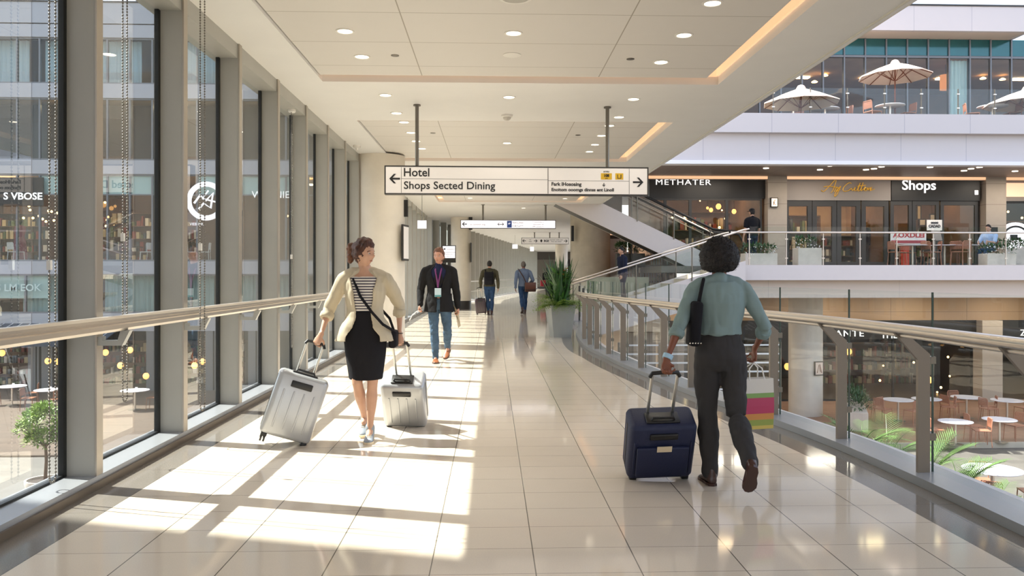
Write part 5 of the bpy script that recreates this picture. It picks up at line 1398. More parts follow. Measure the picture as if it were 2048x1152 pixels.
def ik(a, c, l1, l2, hint):
    a = V(a); c = V(c); d = c-a; L = min(d.length, (l1+l2)*.999); dn = d.normalized()
    x = (l1*l1 - l2*l2 + L*L)/(2*L); h = math.sqrt(max(l1*l1-x*x, 0)); n = V(hint); n = (n - dn*n.dot(dn)).normalized()
    return a + dn*x + n*h, a + dn*L
class Fig:
    """a figure facing -y, feet at z = 0. Positions in metres; side +1 is the person's own left (+x)"""
    def __init__(s, h=1.75, fem=False, lean=(0,0), yaw=0, pitch=0, hand={}, foot={}, bob=0, hipw=None, elbow={}, knee={}, sitz=None, roll=0):
        s.h = h; s.fem = fem; s.lean = lean; s.yaw = yaw; s.pitch = pitch; s.roll = roll
        s.sw = .108*h if fem else .122*h; s.hw = .052*h
        s.pz = (.525*h + bob) if sitz is None else sitz
        s.P = lambda z: V((lean[0]*max(0, z-.5), lean[1]*max(0, z-.5), 0))*h     # spine offset
        s.dz = s.pz - .525*h
        s.J = {}
        for sd in (1, -1):
            sh = V((sd*s.sw, 0, .792*h + s.dz)) + s.P(.80); s.J['sh', sd] = sh
            w = V(hand.get(sd, (sd*.2, -.02, .47*h)))
            e, w = ik(sh, w, .172*h, .150*h, elbow.get(sd, (sd*.3, 1, -.1))); s.J['el', sd] = e; s.J['wr', sd] = w
            hp = V((sd*s.hw, 0, s.pz - .0*h)); s.J['hp', sd] = hp
            a = V(foot.get(sd, (sd*.09, 0, 0))[:3]) + V((0, .02, .048*h))
            k, a = ik(hp, a, .243*h, .238*h, knee.get(sd, (0, -1, 0))); s.J['kn', sd] = k; s.J['an', sd] = a
        s.neck = V((0, 0, .845*h + s.dz)) + s.P(.845)
        s.head = V((0, -.012*h, .925*h + s.dz)) + s.P(.93)
        s.RM = Matrix.Rotation(R(yaw), 3, 'Z') @ Matrix.Rotation(R(pitch), 3, 'X') @ Matrix.Rotation(R(roll), 3, 'Y')
    def torso(s, mb, g=0, z0=.47, z1=.86, front=None, n=22, flare=0):
        h = s.h; f = s.fem
        prof = [(.465,.060,.055),(.49,.092 if f else .086,.066),(.52,.102 if f else .094,.070),(.56,.094 if f else .090,.064),(.61,.076 if f else .085,.056),(.65,.074 if f else .087,.056),(.70,.084 if f else .098,.063),
                (.74,.090 if f else .106,.068 if f else .066),(.78,.092 if f else .108,.060),(.81,.080 if f else .094,.050),(.828,.055 if f else .066,.042),(.845,.036,.036),(.87,.031,.033)]
        rings = []
        for z, rx, ry in prof:
            if z < z0-1e-6 or z > z1+1e-6: continue
            c = s.P(z) + V((0, 0, z*h + s.dz)); rx = rx*h + g + flare*max(0, .62-z)*h; ry = ry*h + g + flare*.6*max(0, .62-z)*h
            rings.append([c + V((rx*math.cos(2*math.pi*k/n), ry*math.sin(2*math.pi*k/n), 0)) for k in range(n)])
        mb.loft(rings)
    def shell(s, mb, g, z0, z1, gap0, gap1, t=.012, flare=0, n=40):
        """open-fronted jacket body: a C-shaped shell with the opening at -y"""
        h = s.h; f = s.fem
        prof = [(.44,.104,.078),(.49,.104 if f else .098,.074),(.52,.104 if f else .098,.072),(.56,.096 if f else .094,.068),(.61,.080 if f else .089,.060),(.65,.078 if f else .090,.060),(.70,.086 if f else .100,.066),
                (.74,.092 if f else .107,.069),(.78,.093 if f else .109,.061),(.805,.082 if f else .097,.052),(.825,.058 if f else .07,.043),(.84,.046,.04)]
        rings = []
        for z, rx, ry in prof:
            if z < z0-1e-6 or z > z1+1e-6: continue
            u = (z-z0)/(z1-z0); gap = gap0 + (gap1-gap0)*u if not callable(gap0) else gap0(z)
            c = s.P(z) + V((0, 0, z*h + s.dz)); fl = flare*max(0, .62-z)*h
            rx = rx*h+g+fl; ry = ry*h+g+fl*.7; o = []; i = []
            for k in range(n+1):
                a = -math.pi/2 + gap + (2*math.pi-2*gap)*k/n
                o.append(c + V((rx*math.cos(a), ry*math.sin(a), 0))); i.append(c + V(((rx-t)*math.cos(a), (ry-t)*math.sin(a), 0)))
            rings.append(o + i[::-1])
        mb.loft(rings)
    def arm(s, mb, sd, g=0, frm=0., to=1., k=1.0):
        if frm == 0: mb.chain([s.neck + V((sd*.012*s.h, .004, -.012*s.h)), s.neck.lerp(s.J['sh', sd], .55) + V((0, .003, .004*s.h)), s.J['sh', sd] + V((-sd*.006,0,.006*s.h))], [(.026*s.h+g*.6),(.0255*s.h+g*.8),(.0265*s.h+g)], ball=True)
        h = s.h; a, b, c = s.J['sh', sd], s.J['el', sd], s.J['wr', sd]; q = h/1.75*k*(.92 if s.fem else 1.05)
        ts = [(0,.048),(.12,.050),(.3,.045),(.45,.041),(.5,.039),(.56,.040),(.68,.036),(.85,.028),(1,.024)]
        pts = []; rad = []
        for t, r in ts:
            if t < frm-1e-6 or t > to+1e-6: continue
            pts.append(a.lerp(b, t*2) if t <= .5 else b.lerp(c, t*2-1)); rad.append(r*q+g)
        if pts and to < 1: pts.append(a.lerp(b, to*2) if to <= .5 else b.lerp(c, to*2-1)); rad.append(rad[-1])
        mb.chain(pts, rad)
    def collar(s, mb):
        h = s.h; P = s.P(.84) + V((0,0,s.dz)); q = h/1.75*(1 if s.fem else 1.12)
        mb.chain([P + V((-.080*q,-.05*q,.808*h)), P + V((-.068*q,-.005,.838*h)), P + V((-.045*q,.052*q,.852*h)), P + V((0,.07*q,.857*h)), P + V((.045*q,.052*q,.852*h)), P + V((.068*q,-.005,.838*h)), P + V((.080*q,-.05*q,.808*h))], [.012,.017,.018,.018,.018,.017,.012], n=10)
    def leg(s, mb, sd, g=0, to=1., k=1.0, flare=0):
        h = s.h; a, b, c = s.J['hp', sd], s.J['kn', sd], s.J['an', sd]; q = h/1.75*k*(1.0 if s.fem else 1.0)
        ts = [(0,.088),(.1,.086),(.25,.074),(.4,.060),(.5,.052),(.56,.050),(.65,.056),(.75,.050),(.88,.036),(1,.032)]
        pts = []; rad = []
        for t, r in ts:
            if t > to+1e-6: continue
            pts.append(a.lerp(b, t*2) if t <= .5 else b.lerp(c, t*2-1)); rad.append(r*q+g+flare*t)
        mb.chain(pts, rad)
    def headm(s, mb):
        h = s.h/1.75; c = s.head; RM = s.RM; nu, nv = 36, 28
        vs = []; 
        def P(a, ph):
            x = math.cos(ph)*math.sin(a); y = -math.cos(ph)*math.cos(a); z = math.sin(ph)   # a=0 is the front (-y)
            rx, ry, rz = .072, .093, .118
            p = V((x*rx, y*ry + (.006 if y > 0 else 0), z*rz))
            if z < 0: k = 1-.36*(-z)**1.6; p.x *= k; p.y *= (1-.18*(-z)**2) if y < 0 else (1-.45*(-z)**1.3)
            if y < 0:
                G = lambda cx, cz, wx, wz: math.exp(-((p.x-cx)/wx)**2-((p.z-cz)/wz)**2)
                p.y -= .020*G(0,-.022,.011,.016) + .012*G(0,-.004,.008,.02)       # nose
                p.y += .012*G(.030,.004,.016,.011) + .012*G(-.030,.004,.016,.011) # sockets
                p.y -= .005*G(0,.026,.05,.008)                                    # brow
                p.y -= .006*G(0,-.056,.020,.006) + .004*G(0,-.068,.016,.005)      # lips
                p.y += .004*G(0,-.046,.02,.004); p.y -= .008*G(0,-.095,.022,.016) # chin
                p.y -= .004*(G(.042,-.025,.018,.02)+G(-.042,-.025,.018,.02))
            return p*h
        M = lambda p: c + RM @ p
        vs.append(M(P(0,-math.pi/2)))
        for j in range(1, nv):
            for k in range(nu): vs.append(M(P(2*math.pi*k/nu, -math.pi/2+math.pi*j/nv)))
        vs.append(M(P(0, math.pi/2)))
        fs = [(0, 1+(k+1)%nu, 1+k) for k in range(nu)]
        for j in range(nv-2):
            for k in range(nu):
                a = 1+j*nu+k; b = 1+j*nu+(k+1)%nu; fs.append((a, b, b+nu, a+nu))
        t = len(vs)-1; b0 = 1+(nv-2)*nu; fs += [(t, b0+k, b0+(k+1)%nu) for k in range(nu)]
        mb.add(vs, fs)
        for q in (1,-1): mb.ell(M(V((q*.074,.008,-.008))*h), (.010*h,.018*h,.030*h), RM @ Matrix.Rotation(R(-q*20),3,'Z'), 10, 8)
        mb.chain([s.neck + V((0,.004,-.03*s.h)), s.neck.lerp(M(V((0,.018,-.06))*h), .5), M(V((0,.02,-.055))*h)], [.056*h*(.88 if s.fem else 1.06), .050*h*(.88 if s.fem else 1.05), .052*h*(.88 if s.fem else 1.0)], n=16)
    def hand(s, mb, sd, d, palm, curl=.5, grip=None, k=1.0, spread=0):
        """palm + four jointed fingers + thumb. d: direction of the hand, palm: direction the palm faces"""
        h = s.h/1.75*k*(.93 if s.fem else 1); w = s.J['wr', sd]; d = V(d).normalized(); pn = V(palm); pn = (pn - d*pn.dot(d)).normalized()
        t = d.cross(pn)*(1 if sd > 0 else -1)       # towards the thumb
        t = -t
        mb.chain([w-d*.02*h, w+d*.015*h, w+d*.045*h, w+d*.088*h], [(.027*h,.020*h),(.029*h,.019*h),(.040*h,.016*h),(.041*h,.014*h)], side=t, n=14)
        for i, (off, L) in enumerate(((.031,.074),(.0105,.082),(-.0105,.076),(-.030,.060))):
            p = w + d*.086*h + t*off*h; dd = (d + t*off*spread*8).normalized(); pts = [p - d*.012*h]; r = (.0088, .0088, .0080, .0070)
            ax = dd.cross(pn).normalized(); cu = curl*(1 + .07*i)
            for j, fr in enumerate((.45,.30,.25)):
                dd = Matrix.Rotation(cu*(.75 if j == 0 else 1.0), 3, ax) @ dd; pts.append(p.copy()) if j == 0 else None; p = p + dd*L*fr*h; pts.append(p.copy())
            mb.chain(pts[:1] + pts[1:], [.0092*h] + [q*h for q in (r + (.0066,))[:len(pts)-1]], n=8)
        p = w + d*.028*h + t*.026*h; dd = (d*.55 + t*.75 + pn*.35).normalized(); pts = [p - t*.012*h, p + dd*.034*h]
        q = pts[-1]; dd = (dd + d*.5 + pn*curl*.7 - t*curl*.45).normalized(); q = q + dd*.030*h; pts.append(q.copy()); dd = (dd + pn*curl*.6 - t*curl*.6).normalized(); pts.append(q + dd*.024*h)
        mb.chain(pts, [.0135*h,.0115*h,.0095*h,.0082*h], n=8)
    def shoe(s, par, sd, yaw, pitch, m, ms, L=.275, w=.048, name='shoe', rise=.085):
        a = s.J['an', sd]; k = s.h/1.75
        M = Matrix.Rotation(R(yaw), 3, 'Z') @ Matrix.Rotation(R(pitch), 3, 'X')   # toe towards -y; +pitch lifts heel
        T = lambda x, y, z: a + M @ V((x*k, y*k, z*k))
        b = MB(); rings = []
        hz = -.084
        for y, rx, z0, z1 in ((.065,.022,.012,.05),(.055,.030,.006,.075),(.03,.035,.004,.09),(-.01,.036,.004,.088),(-.05,.039,.004,.066),(-.10,w*.98,.004,.050),(-.145,w,.004,.040),(-.18,w*.8,.006,.032),(-.2,w*.4,.01,.024)):
            ring = []
            for q in range(14):
                an = 2*math.pi*q/14; ring.append(T(rx*math.cos(an), y*L/.275, hz + (z0+z1)/2 + (z1-z0)/2*math.sin(an)*(1.0)))
            rings.append(ring)
        b.loft(rings); b.chain([T(0,.02,-.03), T(0,.015,.03)], [.040*k,.042*k], n=14)
        o = fuse(b, name, .006, m, par, 3)
        b = MB(); poly = [(.0,.075),(.028,.06),(.038,.01),(.036,-.05),(w*1.05,-.11),(w*1.02,-.16),(w*.55,-.2),(0,-.21)]; poly = poly + [(-x, y) for x, y in poly[::-1][1:-1]]
        b.add([T(x, y*L/.275, hz-.002) for x, y in poly] + [T(x, y*L/.275, hz+.018) for x, y in poly], [tuple(reversed(range(len(poly)))), tuple(range(len(poly), 2*len(poly)))] + [(i, (i+1)%len(poly), (i+1)%len(poly)+len(poly), i+len(poly)) for i in range(len(poly))])
        b.build('sole', ms, o)
        b = MB()
        for q in range(4): b.tube([T(-.02,-.045-.018*q,-.018-.006*q), T(.02,-.045-.018*q,-.018-.006*q)], .003*k, 5)
        b.build('lace', ms, o)
        return o
    def face(s, par, brow=None):
        h = s.h/1.75; M = lambda x, y, z: s.head + s.RM @ (V((x,y,z))*h)
        for q in (1,-1):
            b = MB(); b.ell(M(q*.030,-.0716,.004), .0112*h, nu=12, nv=8); e = b.build('eye', MT['eye_w'], par, 60)
            b = MB(); b.ell(M(q*.030,-.0768,.004), .0072*h, nu=8, nv=6); b.build('iris', MT['eye_i'], e, 60)
            b = MB(); b.tube([M(q*.014,-.0855,.021),M(q*.03,-.0815,.026),M(q*.046,-.0705,.020)], .0036*h, 5); b.build('eyebrow', brow or MT['hair_k'], par)
        b = MB(); b.tube([M(-.018,-.0765,-.061),M(-.007,-.0825,-.060),M(.007,-.0825,-.060),M(.018,-.0765,-.061)], [.002*h,.0042*h,.0042*h,.002*h], 6); b.build('lips', MT['lip'], par)

def body(f, par, m, arms=1, legs=True, hands={}, vox=.0055):
    b = MB(); f.torso(b, -.006, z1=.87); f.headm(b)
    for sd in (1,-1):
        f.arm(b, sd, -.004); f.leg(b, sd, -.006); hd = hands.get(sd, dict(d=(0,0,-1), palm=(-sd,0,0), curl=.4)); f.hand(b, sd, **hd)
        if legs:
            a = f.J['an', sd]; b.chain([a, a + V((0,-.05,-.035))], [.030, .024])
    return fuse(b, 'body', vox, m, par, 2)
def hairshape(f, par, m, name, fn, nu=40, nv=28, r=(.083,.104,.128), off=(0,.008,.008), amp=.006, fr=28, seed=0):
    """hair cap: fn(a, z) returns thickness factor; below 0 = tucked under the skin"""
    h = f.h/1.75; b = MB(); vs = []
    for j in range(nv+1):
        ph = -math.pi/2 + math.pi*j/nv
        for k in range(nu):
            a = 2*math.pi*k/nu; x = math.cos(ph)*math.sin(a); y = -math.cos(ph)*math.cos(a); z = math.sin(ph)
            t = fn(a, z); nz = noise.noise(V((x,y,z))*fr*.12 + V((seed,0,0)))*amp + noise.noise(V((x,y,z*.5))*fr*.5)*amp*.6
            kk = .80 + .20*min(1, max(0, t)) if t < 1 else 1
            p = V((x*(r[0]*kk+nz) , y*(r[1]*kk+nz), z*(r[2]*kk+nz))) + V(off)
            vs.append(f.head + f.RM @ (p*h))
    fs = [(j*nu+k, j*nu+(k+1)%nu, (j+1)*nu+(k+1)%nu, (j+1)*nu+k) for j in range(nv) for k in range(nu)]
    b.add(vs, fs); return b.build(name, m, par, 80)
def short_hair(a, z):
    ca = math.cos(a)
    line = .42 if ca > .55 else (.42 - (.55-ca)*1.3 if ca > 0.1 else (-.18 if ca > -.35 else -.55))
    return 3*(z-line)+.2
def sm(t): return max(0, min(1, t))

# ---------------------------------------------------------------- luggage
def suitcase(base, grip, facing, w, h, dep, mbody, mpole, label, name='rolling_suitcase', gripw=.13, soft=False, poles=True, tag_=False):
    """upright case tilted so that its poles run from base to grip; facing = horizontal direction of its front"""
    base = V(base); grip = V(grip); zz = (grip-base).normalized(); ff = V(facing); yy = -(ff - zz*ff.dot(zz)).normalized(); xx = yy.cross(zz)
    o = empty(name, base, label=label, cat='suitcase'); o.rotation_euler = Matrix((xx,yy,zz)).transposed().to_euler()
    L = (grip-base).length
    r = .045; z0 = .07
    b = MB(); b.rbox((0,0,z0+h/2), (w,dep,h), r, n=5); b.build('shell', mbody, o, 40)
    b = MB()
    b.box(-w/2-.003,w/2+.003,-.006,.006,z0+.05,z0+h-.05); b.build('zip_seam', MT['dgrey'], o)
    b = MB()
    for x in (([-w*.3,-w*.1,w*.1,w*.3]) if not soft else [-w*.42, w*.42]):
        b = MB(); b.rbox((x,-dep/2-.001,z0+h*.43), (.014,.010,h*.6), .004, n=2); b.build('rib', mbody, o, 40)
    if soft:
        b = MB(); b.rbox((0,-dep/2-.012,z0+h*.38), (w*.78,.03,h*.55), .012, n=2); q = b.build('front_pocket', mbody, o, 40)
        b = MB(); b.box(-w*.1,w*.12,-dep/2-.032,-dep/2-.028,z0+h*.6,z0+h*.7); b.build('luggage_tag', MT['sole'], q)
    b = MB(); b.rbox((0,-dep*.1,z0+h+.006), (w*.5,dep*.45,.014), .006, n=2); b.build('top_plate', MT['black'], o, 40)
    b = MB(); b.tube([(-.08,-dep*.22,z0+h),(-.07,-dep*.22,z0+h+.03),(.07,-dep*.22,z0+h+.03),(.08,-dep*.22,z0+h)], .009, 6); b.build('carry_handle', MT['black'], o, 50)
    b = MB(); b.rbox((0,-dep/2-.006,z0+h*.84), (w*.42,.02,h*.10), .009, n=2); b.build('lock_panel', MT['black'], o, 40)
    gw = gripw
    for x in (-gw/2, gw/2):
        b = MB(); b.cyl((x, dep*.2, z0+h-.02), (x, dep*.05, L-.02), .011, n=10); b.build('telescopic_pole', mpole, o, 50)
    b = MB(); b.tube([(-gw/2-.012,dep*.05,L-.03),(-gw/2,dep*.05,L),(0,dep*.05,L+.006),(gw/2,dep*.05,L),(gw/2+.012,dep*.05,L-.03)], .0145, 10); b.build('grip', MT['black'], o, 50)
    for sx in (-1,1):
        for sy in (-1,1):
            b = MB(); b.rbox((sx*(w/2-.045), sy*(dep/2-.04), z0-.005), (.05,.05,.04), .01, n=2); q = b.build('wheel_housing', MT['black'], o, 40)
            b = MB()
            for t in (-1,1): b.cyl((sx*(w/2-.045)+t*.006, sy*(dep/2-.04), .027), (sx*(w/2-.045)+t*.02, sy*(dep/2-.04), .027), .026, n=16)
            b.build('wheel', MT['dgrey'], q, 40)
    return o

MT['silver'] = mat('silver hard shell', '#b2b4b6', .32, .35, var=.02)
MT['pole_s'] = mat('satin aluminium pole', '#c9c6be', .3, .8)
MT['navycase'] = mat('navy fabric case', '#151d3d', .6, bmp=.2, bscale=200)
MT['maroon'] = mat('dark maroon case', '#33252c', .35)

# ================= woman in the cream blazer (walks to the camera, looks to her left)
wp = atz(727, 884, 0); wp.y += .1; WX, WY = wp.x, wp.y
gA = at(632, 686, 6.80); gB = at(799, 688, 7.05)
root = empty('person', (WX, WY, 0), R(0), label='woman in a cream blazer and black skirt pulling two silver suitcases, head turned aside', cat='person')
lw = lambda p: V(p) - V((WX, WY, 0))
hA = lw(gA) + V((.04,.0,.07)); hB = lw(gB) + V((0,-.0,.085))
f = Fig(1.73, True, lean=(0,-.05), yaw=62, pitch=4, hand={-1: hA, 1: hB}, foot={-1: (-.035,.16,.075), 1: (.045,-.06,0)}, elbow={-1:(-.35,.8,-.2), 1:(.35,.8,-.2)}, bob=.004)
dA = V((-.35,-.15,-.75)); dB = V((.05,-.1,-1))
body(f, root, MT['skin'], hands={-1: dict(d=dA, palm=(.2,.9,-.3), curl=1.15), 1: dict(d=dB, palm=(0,.95,.0), curl=1.15)})
f.face(root, MT['hair_b'])
b = MB(); f.torso(b, .006, .60, .81); o = fuse(b, 'striped_top', .009, MT['stripes'], root, 4, .004)
b = MB(); h = f.h
def skirt_ring(z, rx, ry, cx=0, cy=0): return [V((cx+rx*math.cos(2*math.pi*k/28), cy+ry*math.sin(2*math.pi*k/28), z)) for k in range(28)]
b.loft([skirt_ring(.30*h,.138,.145,0,.03), skirt_ring(.305*h,.145,.152,0,.03), skirt_ring(.36*h,.157,.152,0,.02), skirt_ring(.43*h,.175,.148,0,.008), skirt_ring(.50*h,.187,.134), skirt_ring(.55*h,.182,.128), skirt_ring(.60*h,.152,.115,0,-.006), skirt_ring(.645*h,.142,.110,0,-.012)])
fuse(b, 'black_skirt', .009, MT['blackcloth'], root, 3, .004, 7, (1,1,.35))
b = MB()
gapf = lambda z: (.62 if z < .56 else (.42 if z < .66 else (.50 if z < .75 else (.62 if z < .8 else .8))))
f.shell(b, .020, .49, .84, gapf, 0, .014, flare=.26)
for sd in (1,-1): f.arm(b, sd, .017, 0, .62)
f.collar(b)
fuse(b, 'cream_blazer', .0075, MT['linen'], root, 3, .009, 8, (1,1,.55))
for sd in (1,-1):
    e, w_ = f.J['el', sd], f.J['wr', sd]; b = MB(); b.chain([e.lerp(w_, .16), e.lerp(w_, .3), e.lerp(w_, .38)], [.058,.060,.054], ball=False); fuse(b, 'rolled_cuff', .007, MT['linen'], root, 2, .005, 14)
b = MB(); b.tube([V((-.10,-.02,.83*h)), V((-.085,-.10,.80*h)), V((-.02,-.165,.72*h)), V((.08,-.165,.64*h)), V((.17,-.15,.58*h)), V((.235,-.06,.55*h)), V((.245,.05,.53*h)), V((.19,.14,.60*h)), V((0,.16,.72*h)), V((-.09,.06,.82*h)), V((-.10,-.02,.83*h))], .012, 8)
for i in range(len(b.v)): pass
b.build('shoulder_strap', MT['blackcloth'], root, 60)
b = MB(); b.rbox((.235,.06,.50*h), (.07,.2,.15), .03); b.build('shoulder_bag', MT['blackcloth'], root, 40)
hairshape(f, root, MT['hair_b'], 'hair', lambda a, z: 3*(z-(.38 if math.cos(a) > .7 else (.38-(.7-math.cos(a))*1.2 if math.cos(a) > 0 else -.5)))+.3, amp=.014, r=(.088,.112,.134))
b = MB(); b.ell(f.head + f.RM @ V((0,.125,.03)), (.055,.055,.055), nu=24, nv=16); b.ell(f.head + f.RM @ V((.02,.16,-.01)), (.035,.05,.035)); b.ell(f.head + f.RM @ V((-.02,.13,-.05)), (.03,.04,.05))
fuse(b, 'hair_bun', .007, MT['hair_l'], root, 2, .010, 26, (1,1,1))
b = MB(); b.tube([f.J['wr',1] + V((math.cos(t*.524)*.027, math.sin(t*.524)*.024, .01)) for t in range(13)], .004, 6); b.build('bracelet', MT['dgrey'], root)
f.shoe(root, -1, 0, 22, MT['sneaker'], MT['sole'], .25, .043); f.shoe(root, 1, 3, 0, MT['sneaker'], MT['sole'], .25, .043)
suitcase(tuple(atz(562, 889, 0)), gA, (.25,-1,0), .42, .54, .25, MT['silver'], MT['pole_s'], 'silver hard-shell suitcase leaning beside the window, left of the woman in the blazer', gripw=.14)
suitcase(tuple(atz(815, 848, 0)), gB, (-.05,-1,0), .40, .52, .24, MT['silver'], MT['pole_s'], 'silver hard-shell suitcase right of the woman in the blazer', gripw=.13)

# ================= man in the black blazer
mp = atz(878, 724, 0); MX, MY = mp.x, mp.y
root = empty('person', (MX, MY, 0), label='man in a black blazer and jeans with a purple lanyard walking towards the camera', cat='person')
f = Fig(1.86, False, lean=(0,-.02), yaw=-14, pitch=0, hand={-1: (-.30,-.10,.93), 1: (.31,.06,.88)}, foot={-1: (-.05,-.08,0), 1: (.12,.34,.12)}, elbow={-1:(-.3,.9,0), 1:(.3,.9,0)}, knee={1:(0.15,-1,0)}, bob=.002)
body(f, root, MT['skin_r'], hands={-1: dict(d=(-.15,-.35,-.9), palm=(1,-.2,0), curl=1.1), 1: dict(d=(.05,-.1,-1), palm=(-1,0,0), curl=.9)})
f.face(root, MT['hair_l'])
b = MB(); f.torso(b, .008, .60, .845); b.chain([f.neck + V((0,.0,-.035)), f.neck + V((0,.002,.012))], [.074,.068]); fuse(b, 'navy_shirt', .008, MT['navyshirt'], root, 3, .004)
b = MB(); f.torso(b, .010, .465, .56)
for sd in (1,-1): f.leg(b, sd, .010, k=1.0, flare=.008)
fuse(b, 'jeans', .009, MT['jeans'], root, 3, .010, 10, (1,1,.9))
b = MB(); f.shell(b, .024, .44, .84, lambda z: .10 if z < .62 else (.10+(z-.62)*2.8), 0, .016, flare=.12)
for sd in (1,-1): f.arm(b, sd, .020, 0, .97)
f.collar(b)
fuse(b, 'black_blazer', .0085, MT['blazer'], root, 3, .008, 8, (1,1,.7))
h = f.h
for sd in (1,-1):
    b = MB(); b.prism([(0,0),(sd*.075,.17),(sd*.055,.27),(sd*.025,.30),(sd*.012,.16)], (0,-.165,.625*h), (1,0,0), (0,.09,1), (0,.012,0)); b.build('lapel', MT['blazer'], root)
b = MB(); b.box(-.075,-.035,-.175,-.17,.735*h,.76*h); 
b = MB(); b.tube([V((-.055,-.03,.85*h)), V((-.05,-.125,.80*h)), V((-.012,-.175,.70*h)), V((-.005,-.186,.655*h))], .013, 6); b.tube([V((.055,-.03,.85*h)), V((.04,-.125,.80*h)), V((.002,-.175,.70*h)), V((-.005,-.186,.655*h))], .013, 6); b.build('lanyard', mat('purple lanyard','#6d2a63',.6), root)
b = MB(); b.rbox((-.005,-.195,.612*h), (.105,.01,.14), .004, n=2); q = b.build('badge', mat('pale badge','#b9cdd6',.35), root); b = MB(); b.box(-.055,.045,-.2015,-.2,.575*h,.590*h); b.build('badge_band', mat('teal band','#4e8f92',.5), q)
hairshape(f, root, MT['hair_l'], 'hair', short_hair, amp=.012, r=(.087,.108,.136))
b = MB(); wr = f.J['wr',-1]; b.tube([wr + V((0,-.06,-.08)), wr + V((-.05,-.08,-.10)), wr + V((-.12,-.08,-.16)), wr + V((-.16,-.08,-.24))], .008, 6); b.build('cord', mat('pale cord','#d8d4c8',.6), root)
wr = f.J['wr',1]; b = MB(); b.prism([(0,0),(.045,-.02),(.09,-.3),(.05,-.34),(.01,-.12),(-.1,.22),(-.13,.2)], wr + V((-.05,.02,.0)), (1,0,0), (0,0,1), (0,.012,0)); b.build('paper_roll', MT['linen'], root)
b = MB(); b.rbox((.17,.10,.55*h), (.07,.22,.2), .03); b.build('shoulder_bag', MT['leather_d'], root, 40)
f.shoe(root, -1, 4, 0, MT['leather'], MT['leather_d'], .29, .050, 'boot'); f.shoe(root, 1, -12, 28, MT['leather'], MT['leather_d'], .29, .050, 'boot')

# ================= woman in the teal shirt, seen from behind
tp = atz(1440, 968, 0); TXX, TYY = tp.x, tp.y
gN = at(1331, 748, 5.25)
root = empty('person', (TXX, TYY, 0), R(180), label='woman with an afro in a grey teal shirt and charcoal trousers walking away', cat='person')
inv = Matrix.Rotation(R(-180), 3, 'Z')
lw = lambda p: inv @ (V(p) - V((TXX, TYY, 0)))
hN = lw(gN) + V((0,0,.075))
f = Fig(1.66, True, lean=(.0,-.03), yaw=0, pitch=-2, hand={1: hN, -1: (-.29,-.16,.90)}, foot={1: (.065,-.02,0), -1: (-.07,.40,.16)}, elbow={1:(.3,.8,.0), -1:(-.4,.9,0)}, knee={-1:(0,-1,0)}, bob=.002)
body(f, root, MT['skin_d'], hands={1: dict(d=(.05,.05,-1), palm=(0,.95,0), curl=1.15), -1: dict(d=(0,-.1,-1), palm=(.9,.1,0), curl=1.2)})
f.face(root)
b = MB(); f.torso(b, .012, .465, .66)
for sd in (1,-1): f.leg(b, sd, .008, k=1.02, flare=.018)
fuse(b, 'charcoal_trousers', .0085, MT['char'], root, 3, .009, 9, (1,1,.7))
b = MB(); f.torso(b, .022, .61, .828, flare=.0)
for sd in (1,-1): f.arm(b, sd, .011, 0, .60)
h = f.h
b.chain([f.neck + V((0,.008,-.04)), f.neck + V((0,.01,-.008))], [.062,.058])
fuse(b, 'teal_shirt', .0075, MT['teal_shirt'], root, 3, .009, 8, (1,1,.5))
for sd in (1,-1):
    e, w_ = f.J['el', sd], f.J['wr', sd]; b = MB(); b.chain([e.lerp(w_, .10), e.lerp(w_, .22), e.lerp(w_, .32)], [.050,.056,.050], ball=False); fuse(b, 'rolled_cuff', .007, MT['teal_shirt'], root, 2, .006, 14)
b = MB(); b.tube([V((-.19,.10,.60*h)), V((-.13,.115,.60*h)), V((0,.14,.60*h)), V((.14,.115,.60*h))], .004, 5); 
b = MB(); nu = 96; nv = 64
c = f.head + V((0,.022,.002))
vs = []
for j in range(nv+1):
    ph = -math.pi/2 + math.pi*j/nv
    for k in range(nu):
        a = 2*math.pi*k/nu; q = V((math.cos(ph)*math.cos(a), math.cos(ph)*math.sin(a), math.sin(ph)))
        front = sm((-q.y-.35)*2.2)*sm((.45-q.z)*3)
        n1 = noise.noise(q*5)*.06 + noise.noise(q*16)*.05 + noise.noise(q*38)*.05
        rr = (1 + n1)*(1-.5*front)
        if q.z < -.5: rr *= 1 - (-.5-q.z)*.5
        vs.append(c + V((q.x*.132*rr, q.y*.130*rr, q.z*.142*rr)))
b.add(vs, [(j*nu+k, j*nu+(k+1)%nu, (j+1)*nu+(k+1)%nu, (j+1)*nu+k) for j in range(nv) for k in range(nu)])
for i in range(700):
    a = rnd.uniform(0,6.28); z = rnd.uniform(-.6,1); q = V((math.cos(a)*math.sqrt(1-z*z), math.sin(a)*math.sqrt(1-z*z), z))
    if q.y < -.35 and z < .4: continue
    p = c + V((q.x*.132, q.y*.13, q.z*.142)); leaf(b, p*1.0, q + V((rnd.uniform(-.6,.6),)*3), rnd.uniform(.006,.014), .006, .3, seg=2)
b.build('afro_hair', MT['hair_k'], root, 180)
b = MB(); b.rbox((.195,.075,.66*h), (.075,.15,.30), .03, Matrix.Rotation(R(-5),3,'Y')); q = b.build('shoulder_bag', MT['blackcloth'], root, 40)
b = MB(); b.tube([(.17,.09,.74*h),(.15,.085,.80*h),(.12,.03,.838*h),(.13,-.05,.80*h),(.18,-.02,.70*h)], .012, 6); b.build('bag_strap', MT['blackcloth'], q)
for i in range(5):
    b = MB(); b.ell((.17+.018*i,.155,.585*h), .006, nu=6, nv=4); b.build('stud', MT['chrome'], q)
